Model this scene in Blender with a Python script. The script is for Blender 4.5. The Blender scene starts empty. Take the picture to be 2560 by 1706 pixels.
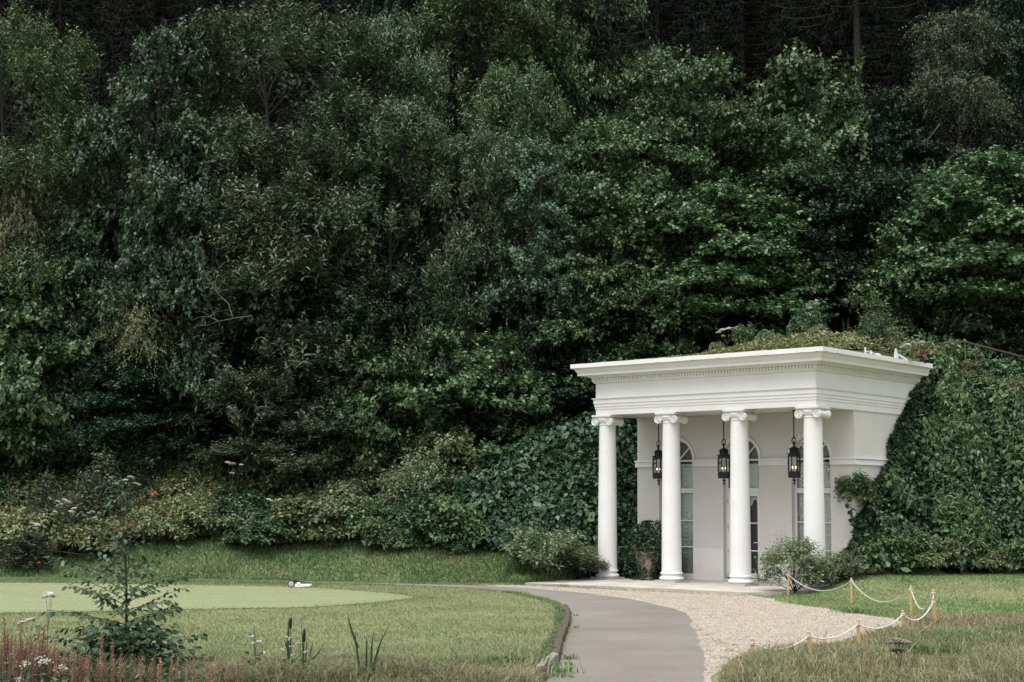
import bpy, math, random
import numpy as np
from mathutils import Vector, Matrix

scene = bpy.context.scene
C = scene.collection
PI = math.pi
R = math.radians
random.seed(7)
RNG = np.random.default_rng(7)

# ------------------------------------------------------------------ camera, sky, sun, exposure
F_PX, PITCH, CAM_H, ROLL = 3763.07, 0.1081, 2.2201, 0.0073
cam_d = bpy.data.cameras.new('camera')
cam_d.sensor_width = 36.0
cam_d.lens = 36.0 * F_PX / 2560.0
cam_d.clip_start = 0.1
cam_d.clip_end = 1000
cam = bpy.data.objects.new('camera', cam_d)
C.objects.link(cam)
cam.matrix_world = Matrix.Translation((0, 0, CAM_H)) @ Matrix.Rotation(PI/2 + PITCH, 4, 'X') @ Matrix.Rotation(ROLL, 4, 'Z')
scene.camera = cam

world = bpy.data.worlds.new('World')
scene.world = world
world.use_nodes = True
wn = world.node_tree.nodes
bg = wn['Background']
sky = wn.new('ShaderNodeTexSky')
sky.sky_type = 'NISHITA'
sky.sun_disc = False
sky.sun_elevation = R(72)
sky.sun_rotation = R(215)
sky.air_density = 1.0
sky.dust_density = 2.2
sky.ozone_density = 0.8
grey = wn.new('ShaderNodeHueSaturation')          # a cloud-covered sky: the clear-sky blue mostly greyed out
grey.inputs['Saturation'].default_value = 0.28
world.node_tree.links.new(sky.outputs[0], grey.inputs['Color'])
world.node_tree.links.new(grey.outputs[0], bg.inputs[0])
bg.inputs[1].default_value = 0.092

sun_d = bpy.data.lights.new('sun', 'SUN')
sun_d.energy = 1.5
sun_d.angle = R(60)
sun_d.color = (1.0, 0.985, 0.955)
sun = bpy.data.objects.new('sun', sun_d)
C.objects.link(sun)
sun.rotation_euler = Vector((0.20, 0.26, -1.0)).to_track_quat('-Z', 'Y').to_euler()

scene.view_settings.view_transform = 'Standard'
scene.view_settings.look = 'None'
scene.view_settings.exposure = 1.40
scene.view_settings.gamma = 1.0
scene.view_settings.use_curve_mapping = False
scene.render.engine = 'CYCLES'
scene.cycles.max_bounces = 6
scene.cycles.diffuse_bounces = 2
scene.cycles.glossy_bounces = 2
scene.cycles.transmission_bounces = 4
scene.cycles.transparent_max_bounces = 8
scene.cycles.use_denoising = True
try: scene.cycles.sampling_pattern = 'BLUE_NOISE'
except Exception: pass
scene.cycles.sample_clamp_indirect = 2.0

# ------------------------------------------------------------------ surveying helpers (measured from the photograph)
XC, YC, TH = 8.0672, 39.8245, 0.843
U = np.array([-math.sin(TH), math.cos(TH), 0.0])       # along the front of the portico, towards its far end
V = np.array([math.cos(TH), math.sin(TH), 0.0])        # into the hill
ORI = np.array([XC, YC, 0.0])
def ray(x, y):
    x -= 1280; y -= 853
    cr, sr = math.cos(ROLL), math.sin(ROLL)
    x, y = x*cr + y*sr, -x*sr + y*cr
    c, s = math.cos(PITCH), math.sin(PITCH)
    a = -y / F_PX
    return np.array([x / F_PX, c - a*s, s + a*c])
def gp(x, y, z=0.0):
    d = ray(x, y); t = (z - CAM_H) / d[2]
    return np.array([0, 0, CAM_H]) + d*t
def at(x, y, Y):
    d = ray(x, y)
    return np.array([0, 0, CAM_H]) + d*(Y / d[1])
def local(X, Y):
    dx, dy = X - XC, Y - YC
    return dx*U[0] + dy*U[1], dx*V[0] + dy*V[1]

def smooth(t):
    t = np.clip(t, 0, 1)
    return t*t*(3 - 2*t)
def vnoise(x, y, seed=0):
    xi, yi = np.floor(x), np.floor(y)
    xf, yf = x - xi, y - yi
    def h(a, b):
        v = np.sin(a*127.1 + b*311.7 + seed*74.7)*43758.5453
        return v - np.floor(v)
    sx, sy = xf*xf*(3-2*xf), yf*yf*(3-2*yf)
    return (h(xi, yi)*(1-sx) + h(xi+1, yi)*sx)*(1-sy) + (h(xi, yi+1)*(1-sx) + h(xi+1, yi+1)*sx)*sy

# ------------------------------------------------------------------ ground height
def H(X, Y):
    X = np.asarray(X, float); Y = np.asarray(Y, float)
    a, b = local(X, Y)
    yb = np.interp(X, [-60, -14.8, -8.2, -4.45, -1.3, 0.3, 2.4, 4, 8, 20, 60], [45, 44.7, 44.2, 43.4, 43.0, 43.4, 46.0, 48.5, 51, 52, 54])
    d = Y - yb
    bank = np.where(d < 0, 0, np.where(d < 3.5, 0.36*d, 1.26 + 0.56*(d - 3.5)))
    bank = bank + np.where(d > 0.5, 0.22*(vnoise(X*0.9, Y*0.9, 3) - .5)*smooth((d - .5)/2), 0)
    # left shoulder of the mound
    zt = np.interp(X, [-7, -2.3, 1, 3, 4.6, 7], [0.5, 2.6, 3.8, 5.0, 6.0, 6.2])
    ys = np.interp(X, [-7, -2.3, 0, 2, 3.5, 6], [47, 45.9, 45.2, 45.3, 46.1, 47.5])
    ml = np.clip(1.5*(Y - ys) + .6*(vnoise(X*1.1, Y*1.5, 34) - .5)*smooth((Y - ys)/1.0), 0, zt)
    ml = np.where(X < 7.5, ml, 0)*np.where(b > 2.15, smooth((a - 7.0)/0.3), smooth((a - 7.75)/0.25))
    # right shoulder
    lawn = 0.38*smooth((Y - 34)/6)*smooth((X - 7.2)/2.2)
    yr = np.interp(X, [8, 9, 11.5, 15, 25, 60], [39.8, 40.3, 41.7, 43.4, 46, 50]) + .5*(vnoise(X*.8, X*0 + 2.0, 31) - .5)
    mr = np.where(Y > yr, np.minimum(0.38 + 1.85*(Y - yr), 6.15 - 0.13*(np.clip(X, 12, 24) - 12.6) + 0.05*(Y - 45)) + (.8*(vnoise(X*.75, Y*1.1, 33) - .5) + .5*(vnoise(X*1.7, Y*2.2, 35) - .5))*smooth((Y - yr)/1.2), lawn)
    k = np.where(b > 6.2, 1.0, np.where(b > 2.2, smooth((0.55 - a)/0.3), smooth((-0.25 - a)/0.3)))
    mr = np.where(X > 6.0, mr, 0)*np.where(a > -8, k, 1)
    # the bank that buries the back of the building, then the hill
    back = np.where((b > 5.0) & (a > .05) & (a < 9), np.minimum(6.15, 5*(b - 5.0)), 0)
    back = back + np.where(back > 6.0, 0.12*(b - 6.3), 0)
    hill = np.where(X > 2, 6.1 + 0.52*(Y - 51.5), 0)
    hill = np.where(Y > 49.5, hill, 0)*smooth((X - 2)/3)
    h = np.maximum(np.maximum(bank, np.maximum(ml, mr)), np.maximum(back, hill))
    inside = (a > 0.0) & (a < 7.45) & (b > -4) & (b < 5.0)
    h = np.where(inside & (b < 2.2), 0.0, h)
    # pond edge in front of the lawn, below the picture
    h = h - 1.1*smooth((18.2 - Y)/4.5)
    return h
def Hs(x, y): return float(H(np.array([x]), np.array([y]))[0])

# ------------------------------------------------------------------ mesh helpers
def new_mesh(name, verts, faces, smooth_angle=None):
    me = bpy.data.meshes.new(name)
    me.from_pydata([tuple(v) for v in verts], [], faces)
    me.update()
    if smooth_angle is not None:
        me.polygons.foreach_set('use_smooth', [True]*len(me.polygons))
        me.set_sharp_from_angle(angle=R(smooth_angle))
    return me
def poly_mesh(name, P, smooth_faces=False):
    """P: n x k x 3 array, n separate k-gons."""
    n, k, _ = P.shape
    me = bpy.data.meshes.new(name)
    me.vertices.add(n*k)
    me.vertices.foreach_set('co', P.astype(np.float32).ravel())
    me.loops.add(n*k)
    me.loops.foreach_set('vertex_index', np.arange(n*k, dtype=np.int32))
    me.polygons.add(n)
    me.polygons.foreach_set('loop_start', np.arange(0, n*k, k, dtype=np.int32))
    me.polygons.foreach_set('loop_total', np.full(n, k, dtype=np.int32))
    me.update(calc_edges=True)
    return me
def link(name, me, mat=None, parent=None, loc=None, rot=None):
    o = bpy.data.objects.new(name, me)
    C.objects.link(o)
    if mat is not None and me is not None and len(me.materials) == 0: me.materials.append(mat)
    if parent is not None: o.parent = parent
    if loc is not None: o.location = loc
    if rot is not None: o.rotation_euler = rot
    return o
def tag(o, label=None, cat=None, group=None, kind=None):
    if label: o['label'] = label
    if cat: o['category'] = cat
    if group: o['group'] = group
    if kind: o['kind'] = kind
    return o
def thing(name, label, cat, loc=(0, 0, 0), rotz=0.0, group=None):
    o = bpy.data.objects.new(name, None)
    C.objects.link(o)
    o.location = loc; o.rotation_euler = (0, 0, rotz)
    o.empty_display_size = 0.2
    return tag(o, label, cat, group)
def dup(root, loc, rotz=0.0, scale=(1, 1, 1), label=None, group=None):
    r = root.copy(); C.objects.link(r)
    r.location = loc; r.rotation_euler = (0, 0, rotz); r.scale = scale
    if label: r['label'] = label
    if group: r['group'] = group
    for ch in list(root.children):
        c = ch.copy(); C.objects.link(c); c.parent = r
        for g in list(ch.children):
            d = g.copy(); C.objects.link(d); d.parent = c
    return r

class MB:
    def __init__(s): s.v = []; s.f = []
    def add(s, vs, fs):
        n = len(s.v); s.v += [tuple(map(float, p)) for p in vs]; s.f += [tuple(i + n for i in f) for f in fs]
        return s
    def box(s, x0, x1, y0, y1, z0, z1):
        v = [(x0,y0,z0),(x1,y0,z0),(x1,y1,z0),(x0,y1,z0),(x0,y0,z1),(x1,y0,z1),(x1,y1,z1),(x0,y1,z1)]
        return s.add(v, [(0,3,2,1),(4,5,6,7),(0,1,5,4),(1,2,6,5),(2,3,7,6),(3,0,4,7)])
    def bar(s, p0, p1, w, d=None, up=(0, 0, 1)):
        p0, p1 = Vector(p0), Vector(p1); d = d or w
        z = (p1 - p0).normalized(); x = z.cross(Vector(up))
        if x.length < 1e-4: x = Vector((1, 0, 0))
        x.normalize(); y = z.cross(x)
        v = []
        for p in (p0, p1):
            for sx, sy in ((-1,-1),(1,-1),(1,1),(-1,1)): v.append(p + x*(sx*w/2) + y*(sy*d/2))
        return s.add(v, [(0,3,2,1),(4,5,6,7),(0,1,5,4),(1,2,6,5),(2,3,7,6),(3,0,4,7)])
    def tube(s, pts, rad, n=6, cap=True):
        pts = [Vector(p) for p in pts]; m = len(pts)
        if not hasattr(rad, '__len__'): rad = [rad]*m
        v = []; prev = None
        for i, p in enumerate(pts):
            t = (pts[min(i+1, m-1)] - pts[max(i-1, 0)]).normalized()
            if prev is None:
                x = t.cross(Vector((0, 0, 1)))
                if x.length < 1e-3: x = t.cross(Vector((1, 0, 0)))
            else: x = prev - t*prev.dot(t)
            x.normalize(); prev = x; y = t.cross(x)
            for k in range(n):
                a = 2*PI*k/n
                v.append(p + (x*math.cos(a) + y*math.sin(a))*rad[i])
        f = []
        for i in range(m-1):
            for k in range(n):
                k2 = (k+1) % n
                f.append((i*n+k, i*n+k2, (i+1)*n+k2, (i+1)*n+k))
        if cap:
            f.append(tuple(range(n-1, -1, -1))); f.append(tuple(range((m-1)*n, m*n)))
        return s.add(v, f)
    def lathe(s, prof, n=24, c=(0, 0, 0), cap=True):
        v = []; m = len(prof)
        for r, z in prof:
            for k in range(n):
                a = 2*PI*(k+.5)/n
                v.append((c[0] + r*math.cos(a), c[1] + r*math.sin(a), c[2] + z))
        f = []
        for i in range(m-1):
            for k in range(n):
                k2 = (k+1) % n
                f.append((i*n+k, i*n+k2, (i+1)*n+k2, (i+1)*n+k))
        if cap:
            f.append(tuple(range(n-1, -1, -1))); f.append(tuple(range((m-1)*n, m*n)))
        return s.add(v, f)
    def prism(s, poly, y0, y1):
        """poly in x,z extruded along y"""
        n = len(poly)
        v = [(x, y0, z) for x, z in poly] + [(x, y1, z) for x, z in poly]
        f = [tuple(range(n)), tuple(range(2*n-1, n-1, -1))]
        for i in range(n):
            j = (i+1) % n
            f.append((j, i, n+i, n+j))
        return s.add(v, f)
    def torus(s, c, r, t, n=14, m=6, axis='y', sz=1.0):
        v = []; f = []
        for i in range(n):
            a = 2*PI*i/n
            for j in range(m):
                b = 2*PI*j/m
                q = r + t*math.cos(b)
                p = (q*math.cos(a), t*math.sin(b), q*math.sin(a)*sz)
                if axis == 'x': p = (p[1], p[0], p[2])
                if axis == 'z': p = (p[0], p[2], p[1])
                v.append((c[0]+p[0], c[1]+p[1], c[2]+p[2]))
        for i in range(n):
            for j in range(m):
                i2, j2 = (i+1) % n, (j+1) % m
                f.append((i*m+j, i2*m+j, i2*m+j2, i*m+j2))
        return s.add(v, f)
    def mesh(s, name, smooth_angle=None): return new_mesh(name, s.v, s.f, smooth_angle)
    def obj(s, name, mat, parent=None, smooth_angle=None, loc=None, rot=None):
        return link(name, s.mesh(name, smooth_angle), mat, parent, loc, rot)

# ------------------------------------------------------------------ materials
def nodes(name):
    m = bpy.data.materials.new(name); m.use_nodes = True
    nt = m.node_tree
    return m, nt, nt.nodes['Principled BSDF']
def N(nt, typ, **kw):
    n = nt.nodes.new(typ)
    for k, v in kw.items():
        if k.startswith('in_'):
            n.inputs[int(k[3:]) if k[3:].isdigit() else k[3:]].default_value = v
        else: setattr(n, k, v)
    return n
def ramp(nt, fac, stops):
    r = nt.nodes.new('ShaderNodeValToRGB')
    e = r.color_ramp.elements
    while len(e) < len(stops): e.new(0.5)
    for i, (p, c) in enumerate(stops):
        e[i].position = p; e[i].color = (*c, 1)
    nt.links.new(fac, r.inputs[0])
    return r
def noise(nt, scale, detail=4, rough=.55, coord='Object', dist=0.0):
    tc = nt.nodes.new('ShaderNodeTexCoord')
    n = nt.nodes.new('ShaderNodeTexNoise')
    n.inputs['Scale'].default_value = scale; n.inputs['Detail'].default_value = detail
    n.inputs['Roughness'].default_value = rough; n.inputs['Distortion'].default_value = dist
    nt.links.new(tc.outputs[coord], n.inputs['Vector'])
    return n
def bump(nt, b, height, strength, dist):
    bp = nt.nodes.new('ShaderNodeBump')
    bp.inputs['Strength'].default_value = strength; bp.inputs['Distance'].default_value = dist
    nt.links.new(height, bp.inputs['Height']); nt.links.new(bp.outputs[0], b.inputs['Normal'])
def plain(name, col, rough=.6, metal=0.0, var=0.12, scale=8, bmp=None, spec=.4):
    m, nt, b = nodes(name)
    n = noise(nt, scale)
    c0 = tuple(c*(1 - var) for c in col); c1 = tuple(min(1, c*(1 + var)) for c in col)
    r = ramp(nt, n.outputs[0], [(.3, c0), (.7, c1)])
    nt.links.new(r.outputs[0], b.inputs['Base Color'])
    b.inputs['Roughness'].default_value = rough; b.inputs['Metallic'].default_value = metal
    b.inputs['Specular IOR Level'].default_value = spec
    if bmp:
        n2 = noise(nt, bmp[0], 6)
        bump(nt, b, n2.outputs[0], bmp[1], bmp[2])
    return m
def plaster(name, col, grain=90, dirt=0.10, streak=True):
    m, nt, b = nodes(name)
    n = noise(nt, 1.3, 6)
    d = tuple(c*(1 - dirt*(1.0 + .25*i)) for i, c in enumerate(col))
    r = ramp(nt, n.outputs[0], [(.35, d), (.6, col)])
    # thin vertical weather streaks and fine speckle
    tc = N(nt, 'ShaderNodeTexCoord'); mp = N(nt, 'ShaderNodeMapping')
    mp.inputs['Scale'].default_value = (9, 9, .5)
    nt.links.new(tc.outputs['Object'], mp.inputs[0])
    n3 = N(nt, 'ShaderNodeTexNoise'); n3.inputs['Scale'].default_value = 1.5; n3.inputs['Detail'].default_value = 5
    nt.links.new(mp.outputs[0], n3.inputs['Vector'])
    r3 = ramp(nt, n3.outputs[0], [(.30, (.86, .85, .80)), (.5, (1, 1, 1))])
    mx = N(nt, 'ShaderNodeMix', data_type='RGBA', blend_type='MULTIPLY'); mx.inputs[0].default_value = .22 if streak else 0.0
    nt.links.new(r.outputs[0], mx.inputs[6]); nt.links.new(r3.outputs[0], mx.inputs[7])
    n4 = noise(nt, grain, 3, .7)
    r4 = ramp(nt, n4.outputs[0], [(.35, (.82, .82, .81)), (.6, (1, 1, 1))])
    mx2 = N(nt, 'ShaderNodeMix', data_type='RGBA', blend_type='MULTIPLY'); mx2.inputs[0].default_value = .45
    nt.links.new(mx.outputs[2], mx2.inputs[6]); nt.links.new(r4.outputs[0], mx2.inputs[7])
    nt.links.new(mx2.outputs[2], b.inputs['Base Color'])
    b.inputs['Roughness'].default_value = .8; b.inputs['Specular IOR Level'].default_value = .2
    bump(nt, b, n4.outputs[0], .35, .006)
    return m
GREENS = ('linden_leaf', 'aspen_leaf', 'elm_leaf', 'ivy_leaf', 'dark_ivy_leaf', 'herb_leaf', 'dark_herb_leaf', 'alder_leaf', 'butterbur_leaf')
def leaf_mat(name, cols, transl=.28, rough=.5, spec=.35, patch=None):
    """cols: dark to light leaf colours picked leaf by leaf"""
    if name in GREENS: cols = [(c[0]*.80, c[1]*1.03, c[2]*.95) for c in cols]
    m, nt, b = nodes(name)
    g = N(nt, 'ShaderNodeNewGeometry')
    st = [(i/(len(cols) - 1), c) for i, c in enumerate(cols)]
    r = ramp(nt, g.outputs['Random Per Island'], st)
    col = r.outputs[0]
    oi = N(nt, 'ShaderNodeObjectInfo')
    hs = N(nt, 'ShaderNodeHueSaturation')
    mr = N(nt, 'ShaderNodeMapRange'); mr.inputs[3].default_value = .82; mr.inputs[4].default_value = 1.18
    nt.links.new(oi.outputs['Random'], mr.inputs[0]); nt.links.new(mr.outputs[0], hs.inputs['Value'])
    mr2 = N(nt, 'ShaderNodeMapRange'); mr2.inputs[3].default_value = .488; mr2.inputs[4].default_value = .512
    nt.links.new(oi.outputs['Random'], mr2.inputs[0]); nt.links.new(mr2.outputs[0], hs.inputs['Hue'])
    nt.links.new(col, hs.inputs['Color']); col = hs.outputs[0]
    if patch:
        pn = noise(nt, patch[0], 3)
        pr = ramp(nt, pn.outputs[0], [(patch[2], (0, 0, 0)), (patch[3], (1, 1, 1))])
        mx = N(nt, 'ShaderNodeMix', data_type='RGBA'); mx.inputs[7].default_value = (*patch[1], 1)
        nt.links.new(pr.outputs[0], mx.inputs[0]); nt.links.new(col, mx.inputs[6]); col = mx.outputs[2]
    nt.links.new(col, b.inputs['Base Color'])
    b.inputs['Roughness'].default_value = rough; b.inputs['Specular IOR Level'].default_value = spec
    t = N(nt, 'ShaderNodeBsdfTranslucent'); nt.links.new(col, t.inputs[0])
    mix = N(nt, 'ShaderNodeMixShader'); mix.inputs[0].default_value = transl
    nt.links.new(b.outputs[0], mix.inputs[1]); nt.links.new(t.outputs[0], mix.inputs[2])
    nt.links.new(mix.outputs[0], nt.nodes['Material Output'].inputs[0])
    return m

M = {}
M['white'] = plaster('white_plaster', (.79, .782, .765), dirt=.05)
M['wall'] = plaster('cream_plaster', (.665, .640, .598), dirt=.05, streak=False)
M['dado'] = plaster('pale_plaster', (.78, .755, .71), dirt=.08, streak=False)
M['joinery'] = plain('white_paint', (.74, .74, .72), .45, var=.04)
M['stone'] = plaster('pale_paving', (.47, .445, .405), grain=40, dirt=.2, streak=False)
M['iron'] = plain('black_iron', (.012, .012, .013), .5, .4, var=.3, scale=20)
M['steel'] = plain('brown_steel', (.10, .078, .068), .55, .2, var=.25, scale=10)
M['rust'] = plain('rusty_steel', (.055, .028, .022), .7, var=.3, scale=9, bmp=(60, .3, .01))
M['bark'] = plain('bark', (.030, .027, .022), .9, var=.45, scale=14, bmp=(30, .6, .03))
M['palebark'] = plain('pale_bark', (.085, .085, .072), .85, var=.35, scale=14, bmp=(30, .5, .02))
M['twig'] = plain('twig', (.034, .028, .022), .8, var=.3, scale=12)
M['dockstalk'] = plain('dry_stalk', (.17, .105, .08), .8, var=.3, scale=30)
M['stake'] = plain('new_pine', (.50, .33, .16), .7, var=.18, scale=14, bmp=(50, .3, .004))
M['rope'] = plain('white_rope', (.55, .53, .48), .8, var=.12, scale=40)
M['dark_room'] = plain('dim_room', (.06, .06, .06), .9)  # dark grey: the dimness of the unlit interior is put into the colour
M['curtain'] = plain('lace_curtain', (.88, .88, .83), .9, var=.06, scale=20)
M['terracotta'] = plain('old_clay', (.34, .27, .22), .85, var=.2, scale=9, bmp=(30, .4, .01))
M['cattail'] = plain('cattail_head', (.018, .010, .008), .95, var=.3, scale=50)
M['rotten'] = plain('rotten_timber', (.085, .066, .052), .95, var=.55, scale=16, bmp=(28, 1.0, .03))
M['greytimber'] = plain('grey_timber', (.24, .215, .185), .9, var=.45, scale=22, bmp=(35, .8, .02))
M['brownblock'] = plain('brown_timber', (.12, .058, .042), .9, var=.4, scale=16, bmp=(35, .7, .02))
M['plastic'] = plain('white_plastic', (.80, .80, .79), .4, var=.04)
M['palegrey'] = plain('pale_lens', (.42, .42, .43), .4, var=.15, scale=30)
def glass_mat(tint=(.95, .97, .96, 1)):
    m, nt, b = nodes('window_glass')
    nt.nodes.remove(b)
    tr = N(nt, 'ShaderNodeBsdfTransparent'); tr.inputs[0].default_value = tint
    gl = N(nt, 'ShaderNodeBsdfGlossy'); gl.inputs['Roughness'].default_value = .04
    fr = N(nt, 'ShaderNodeFresnel'); fr.inputs[0].default_value = 1.5
    mx = N(nt, 'ShaderNodeMixShader')
    nt.links.new(fr.outputs[0], mx.inputs[0]); nt.links.new(tr.outputs[0], mx.inputs[1]); nt.links.new(gl.outputs[0], mx.inputs[2])
    nt.links.new(mx.outputs[0], nt.nodes['Material Output'].inputs[0])
    return m
M['glass'] = glass_mat()
M['lampglass'] = glass_mat((.97, .97, .95, 1))
def lit(name, col, s):
    m, nt, b = nodes(name)
    b.inputs['Base Color'].default_value = (*col, 1)
    b.inputs['Emission Color'].default_value = (*col, 1); b.inputs['Emission Strength'].default_value = s
    m.cycles.emission_sampling = 'NONE'
    return m
M['bulb'] = lit('lit_bulb', (1.0, .74, .46), 1.8)

# leaves
M['willow'] = leaf_mat('willow_leaf', [(.026, .046, .022), (.066, .108, .052), (.195, .255, .150)], transl=.14)
M['willow2'] = leaf_mat('olive_leaf', [(.026, .050, .018), (.068, .112, .042), (.185, .240, .115)], transl=.14)
M['oak'] = leaf_mat('oak_leaf', [(.020, .048, .024), (.050, .100, .052), (.150, .215, .125)], transl=.14)
M['linden'] = leaf_mat('linden_leaf', [(.028, .052, .020), (.076, .112, .044), (.225, .255, .130)], transl=.14)
M['aspen'] = leaf_mat('aspen_leaf', [(.050, .070, .042), (.095, .122, .076), (.20, .225, .155)], transl=.14)
M['birch'] = leaf_mat('birch_leaf', [(.060, .085, .034), (.125, .150, .068), (.24, .235, .13)], transl=.25)
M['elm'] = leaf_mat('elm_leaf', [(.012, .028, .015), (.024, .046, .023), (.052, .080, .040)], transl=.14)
M['brownleaf'] = leaf_mat('faded_leaf', [(.018, .030, .014), (.040, .055, .026), (.095, .115, .060)], transl=.2)
M['needle'] = leaf_mat('spruce_needle', [(.002, .004, .0028), (.0045, .008, .0048), (.011, .017, .009)], transl=.03, spec=.05)  # near black: the shade of the deep canopy is put into the needle colour
M['youngneedle'] = leaf_mat('young_needle', [(.034, .062, .028), (.055, .090, .042), (.095, .135, .068)], transl=.1)
M['ivy'] = leaf_mat('ivy_leaf', [(.016, .040, .017), (.044, .084, .034), (.140, .185, .085)], transl=.2, rough=.42, spec=.5)
M['ivydark'] = leaf_mat('dark_ivy_leaf', [(.010, .030, .014), (.026, .058, .025), (.080, .120, .052)], transl=.2, rough=.42, spec=.45)
M['herb'] = leaf_mat('herb_leaf', [(.048, .080, .030), (.105, .145, .060), (.24, .265, .135)], transl=.25)
M['herbdark'] = leaf_mat('dark_herb_leaf', [(.026, .048, .022), (.060, .096, .042), (.165, .205, .105)], transl=.22)
M['bramble'] = leaf_mat('bramble_leaf', [(.050, .086, .028), (.110, .150, .055), (.19, .225, .098), (.28, .285, .145), (.27, .235, .125)], transl=.22)
M['bramblegreen'] = leaf_mat('yellowing_leaf', [(.045, .082, .026), (.100, .145, .052), (.21, .245, .115), (.28, .28, .15)], transl=.25)
M['palebush'] = leaf_mat('pale_bush_leaf', [(.060, .090, .042), (.125, .165, .080), (.25, .285, .165)], transl=.25)
M['butterbur'] = leaf_mat('butterbur_leaf', [(.055, .095, .030), (.115, .160, .058)], transl=.3, rough=.6)
M['redleaf'] = leaf_mat('red_leaf', [(.11, .030, .016), (.20, .06, .03), (.24, .10, .05)], transl=.25)
M['orangeleaf'] = leaf_mat('orange_leaf', [(.26, .055, .02), (.34, .09, .03)], transl=.25)
M['sedum'] = leaf_mat('sedum_leaf', [(.095, .115, .040), (.17, .185, .075), (.28, .26, .13)], transl=.15)
M['sapling'] = leaf_mat('alder_leaf', [(.020, .036, .014), (.042, .064, .027), (.095, .125, .064)], transl=.2, rough=.45, spec=.3)
M['umbel'] = leaf_mat('umbel', [(.40, .36, .32), (.58, .54, .48)], transl=.15)
M['whiteflower'] = leaf_mat('white_flower', [(.60, .58, .50), (.78, .76, .68)], transl=.15)
M['dryumbel'] = leaf_mat('dry_umbel', [(.17, .15, .13), (.30, .27, .23)], transl=.1)
M['dock'] = leaf_mat('seed_head', [(.22, .112, .078), (.34, .20, .142), (.48, .33, .25)], transl=.15, spec=.15)
M['reed'] = leaf_mat('reed_leaf', [(.022, .060, .034), (.040, .090, .046)], transl=.2)
def grass_mat(name, cols, dry, lo, hi, scale):
    return leaf_mat(name, cols, transl=.25, rough=.6, spec=.2, patch=(scale, dry, lo, hi))
M['lawn_blade'] = grass_mat('lawn_blade', [(.105, .150, .056), (.180, .222, .100), (.28, .31, .175)], (.295, .280, .165), .42, .78, .55)
M['bank_blade'] = grass_mat('bank_blade', [(.060, .125, .036), (.122, .190, .070), (.225, .28, .135)], (.25, .26, .14), .48, .78, .5)
M['verge_blade'] = grass_mat('verge_blade', [(.120, .155, .060), (.225, .235, .118), (.36, .34, .21)], (.33, .30, .185), .46, .76, .42)
M['lush_blade'] = leaf_mat('lush_blade', [(.062, .135, .034), (.120, .200, .062), (.22, .28, .125)], transl=.25)

def ground_mat(name, stops, scale=.8, fine=30, bmp=.02, coord='Object', rough=.95):
    m, nt, b = nodes(name)
    n1 = noise(nt, scale, 5, .6); n2 = noise(nt, fine, 4, .7)
    mx = N(nt, 'ShaderNodeMath', operation='ADD'); 
    m1 = N(nt, 'ShaderNodeMath', operation='MULTIPLY'); m1.inputs[1].default_value = .55
    m2 = N(nt, 'ShaderNodeMath', operation='MULTIPLY'); m2.inputs[1].default_value = .45
    nt.links.new(n1.outputs[0], m1.inputs[0]); nt.links.new(n2.outputs[0], m2.inputs[0])
    nt.links.new(m1.outputs[0], mx.inputs[0]); nt.links.new(m2.outputs[0], mx.inputs[1])
    r = ramp(nt, mx.outputs[0], stops)
    nt.links.new(r.outputs[0], b.inputs['Base Color'])
    b.inputs['Roughness'].default_value = rough; b.inputs['Specular IOR Level'].default_value = .2
    bump(nt, b, n2.outputs[0], .6, bmp)
    return m
M['soil'] = ground_mat('lawn_soil', [(.35, (.13, .145, .062)), (.5, (.18, .195, .088)), (.65, (.22, .225, .11))], .6, 22)
M['forest'] = ground_mat('forest_floor', [(.35, (.003, .004, .003)), (.6, (.008, .008, .006))], .5, 9)  # near black: the shade under the trees is put into the ground colour
M['asphalt'] = ground_mat('asphalt', [(.30, (.100, .088, .074)), (.45, (.172, .154, .134)), (.55, (.194, .175, .153)), (.70, (.29, .268, .236))], .45, 30, .012)
M['gravel'] = ground_mat('gravel', [(.34, (.22, .185, .140)), (.47, (.345, .298, .235)), (.60, (.44, .385, .31))], 2.2, 26, .03)
M['pebble'] = leaf_mat('pebble', [(.20, .165, .125), (.35, .30, .24), (.50, .445, .365)], transl=0.0, rough=.8)
def green_mat():
    m, nt, b = nodes('putting_green')
    tc = N(nt, 'ShaderNodeTexCoord'); mp = N(nt, 'ShaderNodeMapping')
    mp.inputs['Scale'].default_value = (.35, 3.2, 1); mp.inputs['Rotation'].default_value = (0, 0, R(4))
    nt.links.new(tc.outputs['Object'], mp.inputs[0])
    n1 = N(nt, 'ShaderNodeTexNoise'); n1.inputs['Scale'].default_value = 1.2; n1.inputs['Detail'].default_value = 6; n1.inputs['Roughness'].default_value = .65
    nt.links.new(mp.outputs[0], n1.inputs['Vector'])
    n2 = noise(nt, 60, 4, .7)
    r = ramp(nt, n1.outputs[0], [(.32, (.190, .218, .114)), (.5, (.232, .258, .140)), (.68, (.282, .302, .172))])
    r2 = ramp(nt, n2.outputs[0], [(.3, (.70, .72, .66)), (.6, (1, 1, 1))])
    mx = N(nt, 'ShaderNodeMix', data_type='RGBA', blend_type='MULTIPLY'); mx.inputs[0].default_value = .8
    nt.links.new(r.outputs[0], mx.inputs[6]); nt.links.new(r2.outputs[0], mx.inputs[7])
    nt.links.new(mx.outputs[2], b.inputs['Base Color'])
    b.inputs['Roughness'].default_value = .95; b.inputs['Specular IOR Level'].default_value = .15
    bump(nt, b, n2.outputs[0], .5, .01)
    return m
M['green'] = green_mat()

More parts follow.
